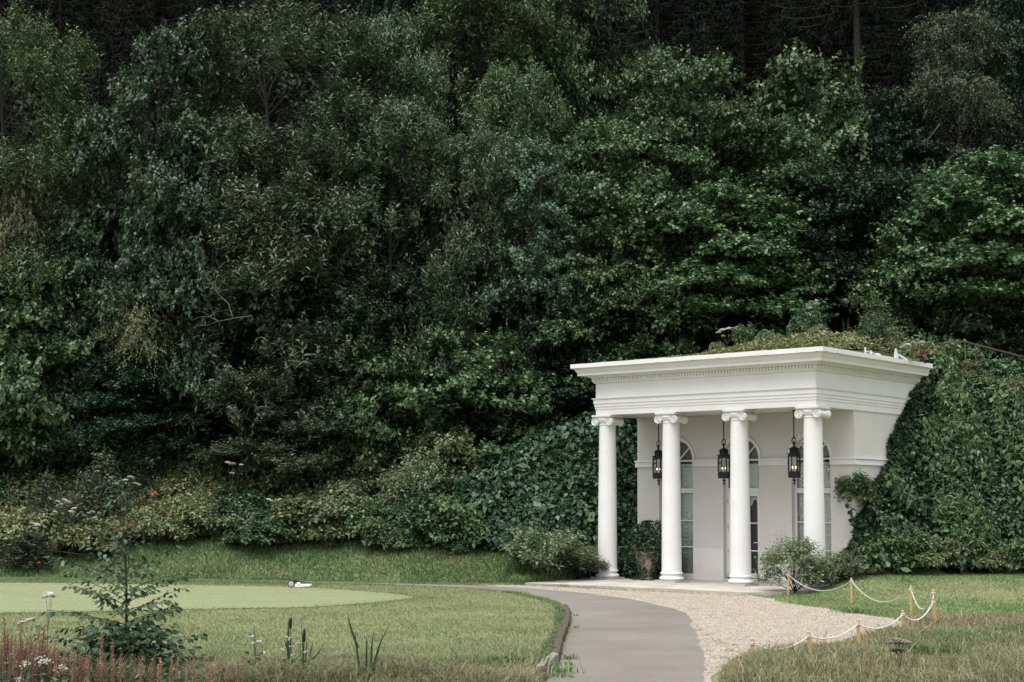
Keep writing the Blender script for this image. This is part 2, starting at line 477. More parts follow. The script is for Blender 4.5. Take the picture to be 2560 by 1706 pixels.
# ------------------------------------------------------------------ setting: terrain and sheets
def build_terrain():
    xs = np.concatenate([np.linspace(-90, -18, 19)[:-1], np.arange(-18, 22, .32), np.linspace(22, 95, 19)])
    ys = np.concatenate([np.linspace(-30, 14, 12)[:-1], np.arange(14, 56, .32), np.linspace(56, 150, 48)])
    X, Y = np.meshgrid(xs, ys)
    Z = H(X, Y)
    nx, ny = len(xs), len(ys)
    v = np.stack([X, Y, Z], -1).reshape(-1, 3)
    i = np.arange(nx - 1); j = np.arange(ny - 1)
    I, J = np.meshgrid(i, j)
    base = (J*nx + I).ravel()
    q = np.stack([base, base + 1, base + nx + 1, base + nx], -1)
    cx = v[q].mean(1)
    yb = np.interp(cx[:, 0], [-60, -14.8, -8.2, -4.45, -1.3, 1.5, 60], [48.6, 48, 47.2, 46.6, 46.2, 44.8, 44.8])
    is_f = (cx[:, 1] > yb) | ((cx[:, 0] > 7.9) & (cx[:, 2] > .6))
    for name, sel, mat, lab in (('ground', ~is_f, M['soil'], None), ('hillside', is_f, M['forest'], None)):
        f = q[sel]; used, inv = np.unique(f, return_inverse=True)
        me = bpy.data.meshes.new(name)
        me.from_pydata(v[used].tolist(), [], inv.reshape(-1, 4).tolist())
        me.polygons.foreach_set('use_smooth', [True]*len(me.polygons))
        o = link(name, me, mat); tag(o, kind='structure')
build_terrain()

def smooth_poly(pts, n=4, closed=True):
    P = np.array(pts, float); out = []
    m = len(P)
    for i in range(m):
        p0, p1, p2, p3 = P[(i-1) % m], P[i], P[(i+1) % m], P[(i+2) % m]
        for k in range(n):
            t = k/n
            out.append(.5*((2*p1) + (-p0 + p2)*t + (2*p0 - 5*p1 + 4*p2 - p3)*t*t + (-p0 + 3*p1 - 3*p2 + p3)*t**3))
    return np.array(out)
def open_curve(pts, n=5):
    P = np.array(pts, float); Q = [2*P[0] - P[1]] + list(P) + [2*P[-1] - P[-2]]; out = []
    for i in range(1, len(Q) - 2):
        p0, p1, p2, p3 = Q[i-1], Q[i], Q[i+1], Q[i+2]
        for k in range(n):
            t = k/n
            out.append(.5*((2*p1) + (-p0 + p2)*t + (2*p0 - 5*p1 + 4*p2 - p3)*t*t + (-p0 + 3*p1 - 3*p2 + p3)*t**3))
    out.append(P[-1])
    return np.array(out)
def inside(poly, X, Y):
    x0, y0 = poly[:, 0], poly[:, 1]; x1, y1 = np.roll(x0, -1), np.roll(y0, -1)
    r = np.zeros(X.shape, bool)
    for a, b, c, d in zip(x0, y0, x1, y1):
        cond = ((b > Y) != (d > Y))
        if d != b: r ^= cond & (X < (c - a)*(Y - b)/(d - b) + a)
    return r
def sheet(name, poly, z, mat, thick=0.0):
    from mathutils.geometry import tessellate_polygon
    pts = [Vector((p[0], p[1], z)) for p in poly]
    tris = tessellate_polygon([pts])
    mb = MB(); mb.add(pts, [tuple(t) for t in tris])
    if thick:
        n = len(pts); mb.add(pts + [p - Vector((0, 0, thick)) for p in pts], [(i, (i+1) % n, n + (i+1) % n, n + i) for i in range(n)])
    o = mb.obj(name, mat)
    me = o.data
    import bmesh
    bm = bmesh.new(); bm.from_mesh(me); bmesh.ops.remove_doubles(bm, verts=bm.verts, dist=1e-5)
    bmesh.ops.recalc_face_normals(bm, faces=bm.faces)
    if not thick:
        for f in bm.faces:
            if f.normal.z < 0: f.normal_flip()
    bm.to_mesh(me); bm.free()
    tag(o, kind='structure')
    return o
wob = lambda P, s, amp: P + amp*np.stack([vnoise(P[:, 0]*s, P[:, 1]*s, 11) - .5, vnoise(P[:, 0]*s, P[:, 1]*s, 12) - .5], -1)

PATH_L = [(-70, 44.2), (-15, 43.75), (-8.2, 43.2), (-4.4, 42.1), (-2.2, 41.1), (-.79, 39.95), (.29, 38.07), (.86, 36.06), (1.17, 34.37), (1.27, 32.3), (1.25, 30.7), (1.12, 28.03), (.97, 25.58), (.81, 23.29), (.73, 21.88), (.60, 20.47), (.47, 19.28), (.30, 17.0), (.2, 13)]
PATH_R = [(-70, 44.5), (-15, 44.0), (-8.2, 43.5), (-4.4, 42.6), (-2.2, 41.95), (-.82, 41.5), (.02, 40.85), (.71, 40.1), (1.65, 38.68), (2.32, 37.4), (2.93, 35.9), (3.31, 34.0), (3.58, 32.3), (3.6, 30.5), (3.40, 28.24), (3.2, 26.2), (3.0, 24.04), (2.86, 22.5), (2.72, 21.2), (2.5, 19.4), (2.3, 17), (2.2, 13)]
pl = open_curve(PATH_L, 4); pr = open_curve(PATH_R, 4)
pr_w = wob(pr, 2.3, .14)
path_poly = np.concatenate([pl, pr_w[::-1]])
GRAVEL = [(-.9, 41.95), (.35, 41.8), (1.4, 41.3), (3.0, 40.05), (4.5, 39.05), (6.0, 37.9), (6.38, 34.95), (6.83, 33.14), (7.19, 31.79), (7.35, 30.9), (7.67, 30.16), (7.51, 29.05), (7.06, 27.47), (6.33, 26.29), (5.8, 25.47), (5.03, 24.47), (4.33, 23.75), (3.64, 22.48), (3.06, 21.24), (2.70, 19.81), (2.4, 18), (1.8, 18), (2.0, 24), (2.4, 30), (2.0, 36), (.5, 40)]
gr = wob(open_curve(GRAVEL[:-6], 4), 1.6, .3)
grav_poly = np.concatenate([gr, np.array(GRAVEL[-6:])])
GREEN = [(-22, 40.9), (-13.83, 41.28), (-11.36, 41.21), (-8.46, 40.68), (-5.43, 40.09), (-3.59, 38.45), (-2.69, 37.21), (-2.29, 36.06), (-2.54, 35.22), (-3.17, 33.94), (-4.39, 32.5), (-6.02, 31.9), (-8.0, 31.0), (-10.17, 30.2), (-14, 29.5), (-22, 31)]
green_poly = smooth_poly(GREEN, 4)
TERR = [(.40, 42.3), (3.03, 40.62), (6.02, 38.35), (6.9, 38.6), (8.6, 40.3), (8.6, 42.0), (4.2, 46.9), (2.62, 45.9), (2.3, 45.35)]
terr_poly = np.array(TERR)
sheet('gravel_area', grav_poly, .008, M['gravel'])
sheet('path', path_poly, .014, M['asphalt'])
sheet('putting_green', green_poly, .011, M['green'])
sheet('terrace_bed', terr_poly, .034, M['stone'], .2)

# ------------------------------------------------------------------ portico building (its own axes: x right along the front, y into the hill)
PHI = TH - PI/2
W, SP, E0 = 7.4366, 2.3154, .2453
bld = thing('portico_building', 'white classical portico with four ionic columns set into the overgrown bank', 'building', (XC, YC, 0), PHI)
def bx2w(x, y, z=0.0):
    p = ORI + U*(-x) + V*y
    return np.array([p[0], p[1], z])
ZT = 4.873
YW, YB = 2.0673, 6.6       # front wall plane, back wall
BAYS = [-(E0 + SP*(k + .5)) for k in range(3)]     # near bay, middle bay, far bay
BAYS = [-1.41, -3.717, -6.02]
OW, ZS = 1.235, 3.56
def sweep(profile, x0, x1, yend, mb):
    """profile: list of (out, z), swept round left side, front, right side; closed at the far ends"""
    n = len(profile); v = []
    for p, z in profile:
        v += [(x0 - p, yend, z), (x0 - p, -p, z), (x1 + p, -p, z), (x1 + p, yend, z)]
    f = []
    for i in range(n - 1):
        for k in range(3):
            a = i*4 + k
            f.append((a, a + 1, a + 5, a + 4))
    mb.add(v, f)
    for k in (0, 3):
        idx = [i*4 + k for i in range(n)]
        base = [(x0 + .3 if k == 0 else x1 - .3, yend, profile[0][1]), (x0 + .3 if k == 0 else x1 - .3, yend, profile[-1][1])]
        poly = [v[i] for i in idx] + [base[1], base[0]]
        mb.add(poly, [tuple(range(len(poly)))])
YE = 5.72
arch = MB()
sweep([(-.32, ZT), (0, ZT), (0, 5.040), (.016, 5.044), (.016, 5.112), (.034, 5.118), (.034, 5.200), (.055, 5.207), (.055, 5.318), (.068, 5.325), (.085, 5.350), (.098, 5.356), (.098, 5.374), (0, 5.384)], -W, 0, YE, arch)
arch.obj('architrave', M['white'], bld)
fr = MB(); sweep([(.002, 5.384), (.002, 5.806)], -W, 0, YE, fr); fr.obj('frieze', M['white'], bld)
cor = MB()
sweep([(.002, 5.808), (.03, 5.815), (.055, 5.835), (.075, 5.862), (.088, 5.876), (.088, 5.973), (.13, 5.975), (.155, 5.985), (.175, 6.005), (.19, 6.035), (.395, 6.038), (.395, 6.120), (.410, 6.123), (.410, 6.140), (.425, 6.150), (.435, 6.175), (.450, 6.205), (.480, 6.230), (.515, 6.246), (.52, 6.253)], -W, 0, YE, cor)
cornice = cor.obj('cornice', M['white'], bld)
# dentils: a row of small blocks, too fine to pick out singly
dn = MB()
def dent_run(n, fn):
    for i in range(n): fn((i + .5)/n)
nf = 74; pitchf = (W + .16)/nf
for i in range(nf):
    x = -W - .08 + (i + .5)*pitchf
    dn.box(x - pitchf*.30, x + pitchf*.30, -.125, -.087, 5.879, 5.971)
ns = 56; pitchs = (YE + .1)/ns
for i in range(ns):
    y = -.05 + (i + .5)*pitchs
    dn.box(.087, .125, y - pitchs*.30, y + pitchs*.30, 5.879, 5.971)
    dn.box(-W - .125, -W - .087, y - pitchs*.30, y + pitchs*.30, 5.879, 5.971)
d = dn.obj('dentil_row', M['white'], cornice); d['kind'] = 'stuff'
# parapet cap with slightly chipped lower edge
cap = MB(); vv = []; ff = []
def cap_edge():
    P = []
    for t in np.linspace(0, 1, 60): P.append((-W - .545, YE - t*(YE + .545)))
    for t in np.linspace(0, 1, 90)[1:]: P.append((-W - .545 + t*(W + 1.09), -.545))
    for t in np.linspace(0, 1, 60)[1:]: P.append((.545, -.545 + t*(YE + .545)))
    return P
ce = cap_edge(); rr = random.Random(3)
for i, (x, y) in enumerate(ce):
    dz = .010*(vnoise(np.array([i*.35]), np.array([.5]), 5)[0] - .5)*2
    dz2 = (.014 if rr.random() < .25 else .003)*rr.random()
    inx = -1 if x > -.3 else (1 if x < -W + .3 else 0)
    vv += [(x, y, 6.256 + dz2), (x, y, 6.383 + dz), (min(max(x, -W + .1), -.1), max(y, .1), 6.400)]
for i in range(len(ce) - 1):
    a = i*3; ff += [(a, a + 3, a + 4, a + 1), (a + 1, a + 4, a + 5, a + 2)]
cap.add(vv, ff)
cap.add([(-W - .545, -.545, 6.2562), (.545, -.545, 6.2562), (.545, YE, 6.2562), (-W - .545, YE, 6.2562)], [(0, 3, 2, 1)])
cap.add([(.545, YE, 6.256), (.545, YE, 6.383), (-.1, YE, 6.40), (-.1, YE, 6.256)], [(0, 1, 2, 3)])
cap.obj('parapet_cap', M['white'], bld)
rf = MB(); rf.prism([(-W + .1, 6.26), (-.1, 6.26), (-.1, 6.385), (-W + .1, 6.385)], .1, .3); rf.add([(-W + .1, .3, 6.385), (-.1, .3, 6.385), (-.1, 3.3, 6.62), (-W + .1, 3.3, 6.62), (-W + .1, YB, 6.62), (-.1, YB, 6.62), (-W + .1, YB, 6.26), (-.1, YB, 6.26)], [(0, 1, 2, 3), (3, 2, 5, 4), (4, 5, 7, 6), (1, 7, 5, 2), (0, 3, 4, 6)]); rf.obj('roof', M['soil'], bld)
cl = MB(); cl.box(-W + .32, -.32, .32, YW + .2, ZT + .006, ZT + .1); cl.obj('ceiling', M['white'], bld)

# front wall with three arched openings
wl = MB()
edges = [-W - .019]
for c in BAYS[::-1]: edges += [c - OW/2, c + OW/2]
edges.append(-.034)
TW = .30
for i in range(0, len(edges), 2):
    wl.box(edges[i], edges[i+1], YW, YW + TW, 0, ZS)
NS = 20
for c in BAYS:
    r = OW/2
    arc = [(c - r*math.cos(PI*k/NS), ZS + r*math.sin(PI*k/NS)) for k in range(NS + 1)]
    for k in range(NS):
        (xa, za), (xb, zb) = arc[k], arc[k+1]
        wl.add([(xa, YW, za), (xb, YW, zb), (xb, YW, ZT), (xa, YW, ZT)], [(0, 1, 2, 3)])
        wl.add([(xa, YW, za), (xb, YW, zb), (xb, YW + TW, zb), (xa, YW + TW, za)], [(3, 2, 1, 0)])
for i in range(0, len(edges), 2):
    wl.add([(edges[i], YW, ZS), (edges[i+1], YW, ZS), (edges[i+1], YW, ZT), (edges[i], YW, ZT)], [(0, 1, 2, 3)])
    if i == 0 or i == len(edges) - 2:
        x = edges[0] if i == 0 else edges[-1]
        wl.add([(x, YW, ZS), (x, YW + TW, ZS), (x, YW + TW, ZT), (x, YW, ZT)], [(0, 1, 2, 3)])
front_wall = wl.obj('front_wall', M['wall'], bld)
sw = MB(); sw.box(-.30, -.034, YW + TW, YB, 0, ZT + .01); sw.obj('side_wall', M['wall'], bld)
sw = MB(); sw.box(-W - .019, -W + .25, YW + TW, YB, 0, ZT + .01); sw.obj('side_wall', M['wall'], bld)
bw = MB(); bw.box(-W - .019, -.034, YB, YB + .3, 0, 6.25); bw.obj('back_wall', M['wall'], bld)
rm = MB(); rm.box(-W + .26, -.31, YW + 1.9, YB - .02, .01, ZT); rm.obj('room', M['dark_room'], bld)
# smoother, paler lower wall courses
for i in range(0, len(edges), 2):
    x0, x1 = edges[i] + (.0 if i else 0), edges[i+1]
    db = MB(); db.box(x0, x1 + (.005 if i == len(edges) - 2 else 0), YW - .006, YW - .0005, .02, .955 if i != 2 else .975)
    db.obj('dado_panel', M['dado'], bld)
# small cracked slab at the base of the near pier
# string course pieces, returning along both side walls
for i in range(0, len(edges), 2):
    sc = MB()
    x0, x1 = edges[i] - (.05 if i == 0 else -.012), edges[i+1] + (.05 if i == len(edges) - 2 else -.012)
    sc.box(x0, x1, YW - .05, YW - .0007, 3.375, 3.515)
    sc.box(x0 - .0, x1 + .0, YW - .062, YW - .0007, 3.516, 3.53)
    sc.box(x0 - .012, x1 + .012, YW - .075, YW - .0007, 3.531, 3.578)
    if i == 0: sc.box(-W - .069, -W - .0197, YW - .0004, YB, 3.376, 3.577)
    if i == len(edges) - 2:
        sc.box(-.0335, .016, YW - .0004, YB, 3.375, 3.515); sc.box(-.0335, .041, YW - .0004, YB, 3.531, 3.578)
    sc.obj('string_course', M['white'], bld)
# archivolts
for c in BAYS:
    ar = MB(); r0, r1, n = OW/2 + .004, OW/2 + .092, 28
    v = []; f = []
    for k in range(n + 1):
        a = PI*k/n
        for r, y in ((r0, YW - .0008), (r0, YW - .028), (r0 + .03, YW - .030), (r0 + .033, YW - .046), (r1, YW - .046), (r1, YW - .0008)):
            v.append((c - r*math.cos(a), y, 3.579 + r*math.sin(a)))
    for k in range(n):
        for j in range(5): f.append((k*6+j, k*6+j+1, (k+1)*6+j+1, (k+1)*6+j))
    ar.add(v, f); ar.obj('archivolt', M['white'], bld, 30)

# window joinery
def curtain_mesh(x0, x1, z0, z1, y, cols=4, drops=9):
    nx, nz = 48, 260
    v = []; f = []
    for j in range(nz + 1):
        for i in range(nx + 1):
            s = i/nx; t = j/nz
            u = (s*cols) % 1.0
            sag = (u - .5)**2*4
            ph = ((z1 - z0)*t*8.0 - sag*2.2)
            w = (abs(math.sin(ph*PI)))**.8
            yy = y + .05 - .085*w*(1 - .7*sag) - .03*sag
            v.append((x0 + (x1 - x0)*s, yy, z0 + (z1 - z0)*t))
    for j in range(nz):
        for i in range(nx):
            a = j*(nx+1) + i
            f.append((a, a+1, a+nx+2, a+nx+1))
    return new_mesh('curtain', v, f, 180)
YF = YW + .15       # front of the joinery
def half_disc(c, r, z, y, n=16):
    return [(c - r*math.cos(PI*k/n), y, z + r*math.sin(PI*k/n)) for k in range(n + 1)]
def fanlight_frame(mb, c, y0, y1, ri, ro, zc, n=20):
    for k in range(n):
        a0, a1 = PI*k/n, PI*(k+1)/n
        q = []
        for y in (y0, y1):
            for r, a in ((ri, a0), (ro, a0), (ro, a1), (ri, a1)):
                q.append((c - r*math.cos(a), y, zc + r*math.sin(a)))
        mb.add(q, [(0, 1, 2, 3), (7, 6, 5, 4), (0, 3, 7, 4), (1, 5, 6, 2)])
def opening(c, door):
    root_name = 'door' if door else 'window'
    x0, x1 = c - OW/2 + .003, c + OW/2 - .003
    fr = MB(); fw = .065
    fr.box(x0, x0 + fw, YF, YF + .09, .03 if not door else .16, 3.53)
    fr.box(x1 - fw, x1, YF, YF + .09, .03 if not door else .16, 3.53)
    fr.box(x0, x1, YF - .02, YF + .1, 3.532, 3.575)              # bar at the springing
    fr.box(x0 + fw, x1 - fw, YF - .004, YF + .09, 2.675, 2.735)  # transom, two mouldings
    fr.box(x0 + fw, x1 - fw, YF - .012, YF + .09, 2.595, 2.672)
    fanlight_frame(fr, c, YF, YF + .08, OW/2 - .062, OW/2 - .003, 3.577)
    for a in (45, 90, 135):
        fr.bar((c + .02*math.cos(R(a)), YF + .03, 3.578 + .02*math.sin(R(a))), (c + (OW/2 - .055)*math.cos(R(a)), YF + .03, 3.577 + (OW/2 - .055)*math.sin(R(a))), .035, .035, up=(0, 1, 0))
    root = fr.obj(root_name, M['joinery'], bld)
    # fanlight glass and the blind behind it
    hd = half_disc(c, OW/2 - .05, 3.58, YF + .05)
    mb = MB(); mb.add(hd, [tuple(range(len(hd)))]); mb.obj('pane', M['glass'], root)
    bl = MB()
    for k in range(14):
        z = 3.585 + k*.04; hw = math.sqrt(max(.0, (OW/2 - .05)**2 - (k*.04)**2))
        if hw > .05: bl.box(c - hw, c + hw, YF + .10, YF + .125, z, z + .032)
    bl.obj('blind', plainish['blind'], root)
    panes = [(2.74, 3.528)]
    if not door: panes += [(1.795, 2.59), (1.02, 1.765), (.22, .99)]
    else: panes += [(1.75, 2.51), (.955, 1.715), (.30, .93)]
    sides = ((x0 + fw, c - .03), (c + .03, x1 - fw))
    mu = MB()
    mu.box(c - .03, c + .03, YF - .006, YF + .07, .2, 3.53)
    for z in ((1.78, 1.005) if not door else (1.732, .942)): 
        mu.box(x0 + fw, c - .0305, YF + .002, YF + .06, z - .015, z + .015); mu.box(c + .0305, x1 - fw, YF + .002, YF + .06, z - .015, z + .015)
    if door:
        for s in (0, 1):       # stiles and rails of two leaves
            a, b = sides[s]
            mu.box(a, a + .085, YF - .004, YF + .075, .165, 2.59); mu.box(b - .085, b, YF - .004, YF + .075, .165, 2.59)
            mu.box(a + .085, b - .085, YF - .003, YF + .075, 2.512, 2.59); mu.box(a + .085, b - .085, YF - .003, YF + .075, .165, .295)
    else:
        mu.box(x0 + fw, x1 - fw, YF, YF + .06, .03, .215)
    mu.obj('door_leaf' if door else 'glazing_bars', M['joinery'], root)
    for a, b in sides:
        for z0, z1 in panes:
            pm = MB(); pm.box(a + (.085 if door and z0 < 2.7 else 0), b - (.085 if door and z0 < 2.7 else 0), YF + .045, YF + .05, z0, z1)
            pm.obj('pane', M['glass'], root)
    if not door:
        link('curtain', curtain_mesh(x0 + .02, x1 - .02, .1, 3.38, YF + .15), M['curtain'], root)
        pb = MB(); pb.box(x0 + .02, x1 - .02, YF + .08, YF + .12, 3.385, 3.46); pb.obj('curtain_rail', M['joinery'], root)
    else:
        pl_ = MB()
        v = []; f = []          # short scalloped valance
        n = 40
        for i in range(n + 1):
            s = i/n; x = x0 + .05 + (x1 - x0 - .1)*s
            zb = 2.22 + .20*abs(math.cos(s*PI*4))**1.5
            y = YF + .17 + .012*math.sin(s*60)
            v += [(x, y, zb), (x, y, 3.45)]
        for i in range(n): f.append((2*i, 2*i+2, 2*i+3, 2*i+1))
        pl_.add(v, f); pl_.obj('valance', M['curtain'], root, 180)
        hb = MB()
        hx = c + OW/2 - .003 - fw - .04
        hb.box(hx - .022, hx + .022, YF - .016, YF - .005, 1.09, 1.30); hb.tube([(hx, YF - .012, 1.175), (hx, YF - .06, 1.175), (hx - .02, YF - .068, 1.175), (hx - .14, YF - .068, 1.172)], .011, 6)
        hb.obj('handle', M['joinery'], root, 40)
        for z in (2.35, 1.62, .92, .22):
            hg = MB(); hg.tube([(x0 + fw, YF - .012, z - .05), (x0 + fw, YF - .012, z + .05)], .016, 8); hg.obj('hinge', M['palegrey'], root, 40)
    return root
plainish = {'blind': plain('grey_blind', (.17, .17, .14), .8, var=.08)}
opening(BAYS[2], False); opening(BAYS[1], True); opening(BAYS[0], False)
# handle and lock on the near window
hb = MB(); x0 = BAYS[0] - OW/2 + .03
hb.box(x0, x0 + .04, YF - .02, YF - .002, 1.10, 1.16); hb.tube([(x0 + .02, YF - .02, 1.13), (x0 + .02, YF - .06, 1.13), (x0 + .13, YF - .06, 1.13)], .012, 6)
hb.obj('handle', M['iron'], bld, 40)
st = MB(); st.box(-3.95, -.65, YW - .62, YW - .008, .036, .155)
st.obj('step', M['stone'], bld)

# columns
def column_parts():
    sh = MB()
    prof = [(.300, .342), (.288, .352)]
    for k in range(15):
        t = k/14; r = .2855 - .0415*t**1.35
        prof.append((r, .375 + t*(4.56 - .375)))
    prof += [(.250, 4.565), (.262, 4.578), (.262, 4.602), (.248, 4.610), (.244, 4.64)]
    sh.lathe(prof, 40)
    ba = MB()
    pr_ = [(.20, .1165)]
    for k in range(9):
        a = -PI/2 + PI*k/8; pr_.append((.305 + .047*math.cos(a), .165 + .047*math.sin(a)))
    pr_ += [(.312, .215), (.300, .226), (.287, .248), (.290, .268), (.300, .274)]
    for k in range(7):
        a = -PI/2 + PI*k/6; pr_.append((.290 + .034*math.cos(a), .308 + .033*math.sin(a)))
    pr_.append((.20, .3415))
    ba.lathe(pr_, 40)
    pn = MB(); pn.box(-.36, .36, -.36, .36, .036, .116)
    cp = MB()
    # echinus, abacus
    cp.lathe([(.244, 4.625), (.262, 4.64), (.30, 4.70), (.315, 4.745), (.30, 4.77)], 32)
    cp.box(-.285, .285, -.275, .275, 4.775, 4.80)
    cp.box(-.33, .33, -.31, .31, 4.802, 4.822); cp.box(-.345, .345, -.325, .325, 4.823, 4.871)
    for s in (-1, 1):
        cx, cz, rv = s*.278, 4.668, .122
        # bolster: a scroll running front to back, waisted in the middle
        pts = []; rad = []
        for k in range(13):
            y = -.268 + .536*k/12
            pts.append((cx, y, cz)); rad.append(rv*(.70 + .30*abs(2*k/12 - 1)**1.6))
        cp.tube(pts, rad, 20)
        for fy in (-1, 1):
            # the spiral rib on the face of the scroll
            sp = []; sr = []
            for k in range(44):
                t = k/43; a = PI/2 - s*fy*0 + (-s)*(t*2*PI*2.25)
                r = rv*(1.0 - .86*t)
                sp.append((cx + r*.93*math.cos(a), fy*(.268 + .008), cz + r*.93*math.sin(a))); sr.append(.017*(1 - .45*t))
            cp.tube(sp, sr, 6)
            cp.lathe([(0.001, 0), (.02, .0)], 8, (cx, 0, 0), False) if False else None
            cp.tube([(cx, fy*.262, cz), (cx, fy*.290, cz)], [.024, .018], 10)
    for fy in (-1, 1):
        # channel linking the two scrolls and the egg moulding under it
        cp.tube([(-.27, fy*.262, 4.782), (0, fy*.266, 4.770), (.27, fy*.262, 4.782)], .016, 6)
        cp.tube([(-.19, fy*.262, 4.700), (0, fy*.268, 4.690), (.19, fy*.262, 4.700)], .014, 6)
        cp.box(-.27, .27, min(fy*.20, fy*.252), max(fy*.20, fy*.252), 4.66, 4.775)
        for k in range(5):
            x = -.14 + .07*k
            cp.lathe([(.004, 4.645), (.020, 4.655), (.026, 4.672), (.018, 4.69)], 8, (x, fy*.252, 0))
    return sh.mesh('column', 30), ba.mesh('base', 30), pn.mesh('plinth'), cp.mesh('capital', 40)
cm = column_parts()
for k in range(4):
    x, y = -(E0 + SP*k), E0
    c = link('column', cm[0], M['white'], bld, (x, y, 0))
    for nm, me, mt in zip(('base', 'plinth', 'capital'), cm[1:], (M['white'], M['stone'], M['white'])):
        link(nm, me, mt, c)

# terrace slabs as pieces
paving = thing('terrace_paving', 'pale stone terrace of large flat slabs in front of the white columns', 'terrace', (XC, YC, 0), PHI)
paving['kind'] = 'structure'; del paving['category']
rr = random.Random(5); n_sl = 0
tp_local = [(-local(p[0], p[1])[0], local(p[0], p[1])[1]) for p in TERR]
tpl = np.array(tp_local)
def clip_poly(poly, a, b, keep):   # axis a, value b
    out = []
    for i in range(len(poly)):
        p, q = poly[i], poly[(i+1) % len(poly)]
        ip, iq = keep(p[a], b), keep(q[a], b)
        if ip: out.append(p)
        if ip != iq:
            t = (b - p[a])/(q[a] - p[a]); out.append(tuple(p[k] + t*(q[k] - p[k]) for k in (0, 1)))
    return out
yrow = -3.6
while yrow < 2.0:
    y2 = yrow + .78; xx = -8.2 - rr.random()*.6
    while xx < 1.6:
        x2 = xx + 1.15
        pg = [tuple(p) for p in tpl]
        for ax, val, kp in ((0, xx + .006, lambda p, q: p >= q), (0, x2 - .006, lambda p, q: p <= q), (1, yrow + .006, lambda p, q: p >= q), (1, y2 - .006, lambda p, q: p <= q)):
            if pg: pg = clip_poly(pg, ax, val, kp)
        if len(pg) >= 3:
            ar_ = abs(sum(pg[i][0]*pg[(i+1) % len(pg)][1] - pg[(i+1) % len(pg)][0]*pg[i][1] for i in range(len(pg))))/2
            if ar_ > .04:
                n = len(pg); zt_ = .054 + rr.random()*.004
                v = [(p[0], p[1], zt_) for p in pg] + [(p[0], p[1], .035) for p in pg]
                f = [tuple(range(n))] + [(i, n + i, n + (i+1) % n, (i+1) % n) for i in range(n)]
                new = new_mesh('slab', v, f)
                link('slab', new, M['stone'], paving)
        xx = x2
    yrow = y2

# ------------------------------------------------------------------ hanging lanterns
def make_lantern(label, x):
    p = bx2w(x, 1.2, 0)
    t = thing('lantern', label, 'lantern', (p[0], p[1], 2.81), PHI + R(12), 'black iron lanterns hung in the portico')
    z0 = 2.81
    ch = MB(); zz = 4.87
    k = 0
    while zz > 4.16:
        ch.torus((0, 0, zz - .045 - z0), .019, .0075, 10, 5, 'y' if k % 2 else 'x', 2.1); zz -= .062; k += 1
    ch.lathe([(.05, 2.062), (.05, 2.045), (.02, 2.03)], 10)
    ch.obj('chain', M['iron'], t, 60)
    rg = MB(); rg.torus((0, 0, 1.215), .058, .013, 18, 6, 'y', 1.55); rg.obj('ring', M['iron'], t, 60)
    fn = MB(); fn.lathe([(.012, 1.06), (.03, 1.075), (.03, 1.10), (.018, 1.11), (.04, 1.14), (.022, 1.18), (.003, 1.25)], 8); fn.obj('top_finial', M['iron'], t)
    rfm = MB(); rfm.lathe([(.150, .985), (.155, .992), (.06, 1.045), (.02, 1.065)], 8); rfm.obj('roof', M['iron'], t)
    dr = MB(); dr.lathe([(.105, .865), (.105, .985)], 8)
    for k in range(8):
        a = 2*PI*(k+.5)/8; dr.bar((.110*math.cos(a), .110*math.sin(a), .865), (.110*math.cos(a), .110*math.sin(a), .985), .018)
    dr.obj('vent_drum', M['iron'], t)
    fm = MB()
    fm.lathe([(.10, .874), (.205, .866), (.205, .845), (.186, .84), (.186, .775), (.172, .775)], 4, cap=False)
    fm.lathe([(.02, .873), (.12, .873), (.12, .87)], 4)
    fm.lathe([(.172, .372), (.186, .372), (.186, .225), (.192, .22), (.192, .195), (.06, .19)], 4)
    for k in range(4):
        a = 2*PI*(k+.5)/4
        fm.bar((.172*math.cos(a), .172*math.sin(a), .37), (.172*math.cos(a), .172*math.sin(a), .78), .034)
        for z in (.855, .60, .30): fm.tube([(.18*math.cos(a), .18*math.sin(a), z), (.215*math.cos(a), .215*math.sin(a), z)], .010, 5)
    cage = fm.obj('cage', M['iron'], t)
    for k in range(4):
        a0, a1 = 2*PI*(k+.5)/4, 2*PI*(k+1.5)/4
        pn = MB(); r = .168
        pn.add([(r*math.cos(a0), r*math.sin(a0), .376), (r*math.cos(a1), r*math.sin(a1), .376), (r*math.cos(a1), r*math.sin(a1), .772), (r*math.cos(a0), r*math.sin(a0), .772)], [(0, 1, 2, 3)])
        pn.obj('pane', M['lampglass'], cage)
    for k in range(2):
        a = PI*k + .5
        cd = MB(); cd.tube([(.045*math.cos(a), .045*math.sin(a), .375), (.045*math.cos(a), .045*math.sin(a), .45)], .011, 8)
        co = cd.obj('candle', M['joinery'], t, 50)
        bb = MB(); bb.lathe([(.006, .452), (.014, .466), (.015, .480), (.009, .500), (.002, .514)], 8, (.045*math.cos(a), .045*math.sin(a), 0)); bb.obj('bulb', M['bulb'], co, 60)
    bt = MB(); bt.lathe([(.012, .19), (.012, .16), (.045, .15), (.045, .11), (.015, .10), (.012, .085), (.012, .07)], 8); bt.lathe([(.002, -.01), (.04, .055), (.036, .068), (.01, .072)], 4)
    bt.obj('bottom_finial', M['iron'], t)
    return t
make_lantern('black iron lantern hanging before the middle window beside the far second column', BAYS[2])
make_lantern('black iron lantern hanging in front of the glazed door between the two middle columns', BAYS[1])
make_lantern('black iron lantern hanging nearest the front corner column, its chain beside the capital', BAYS[0])
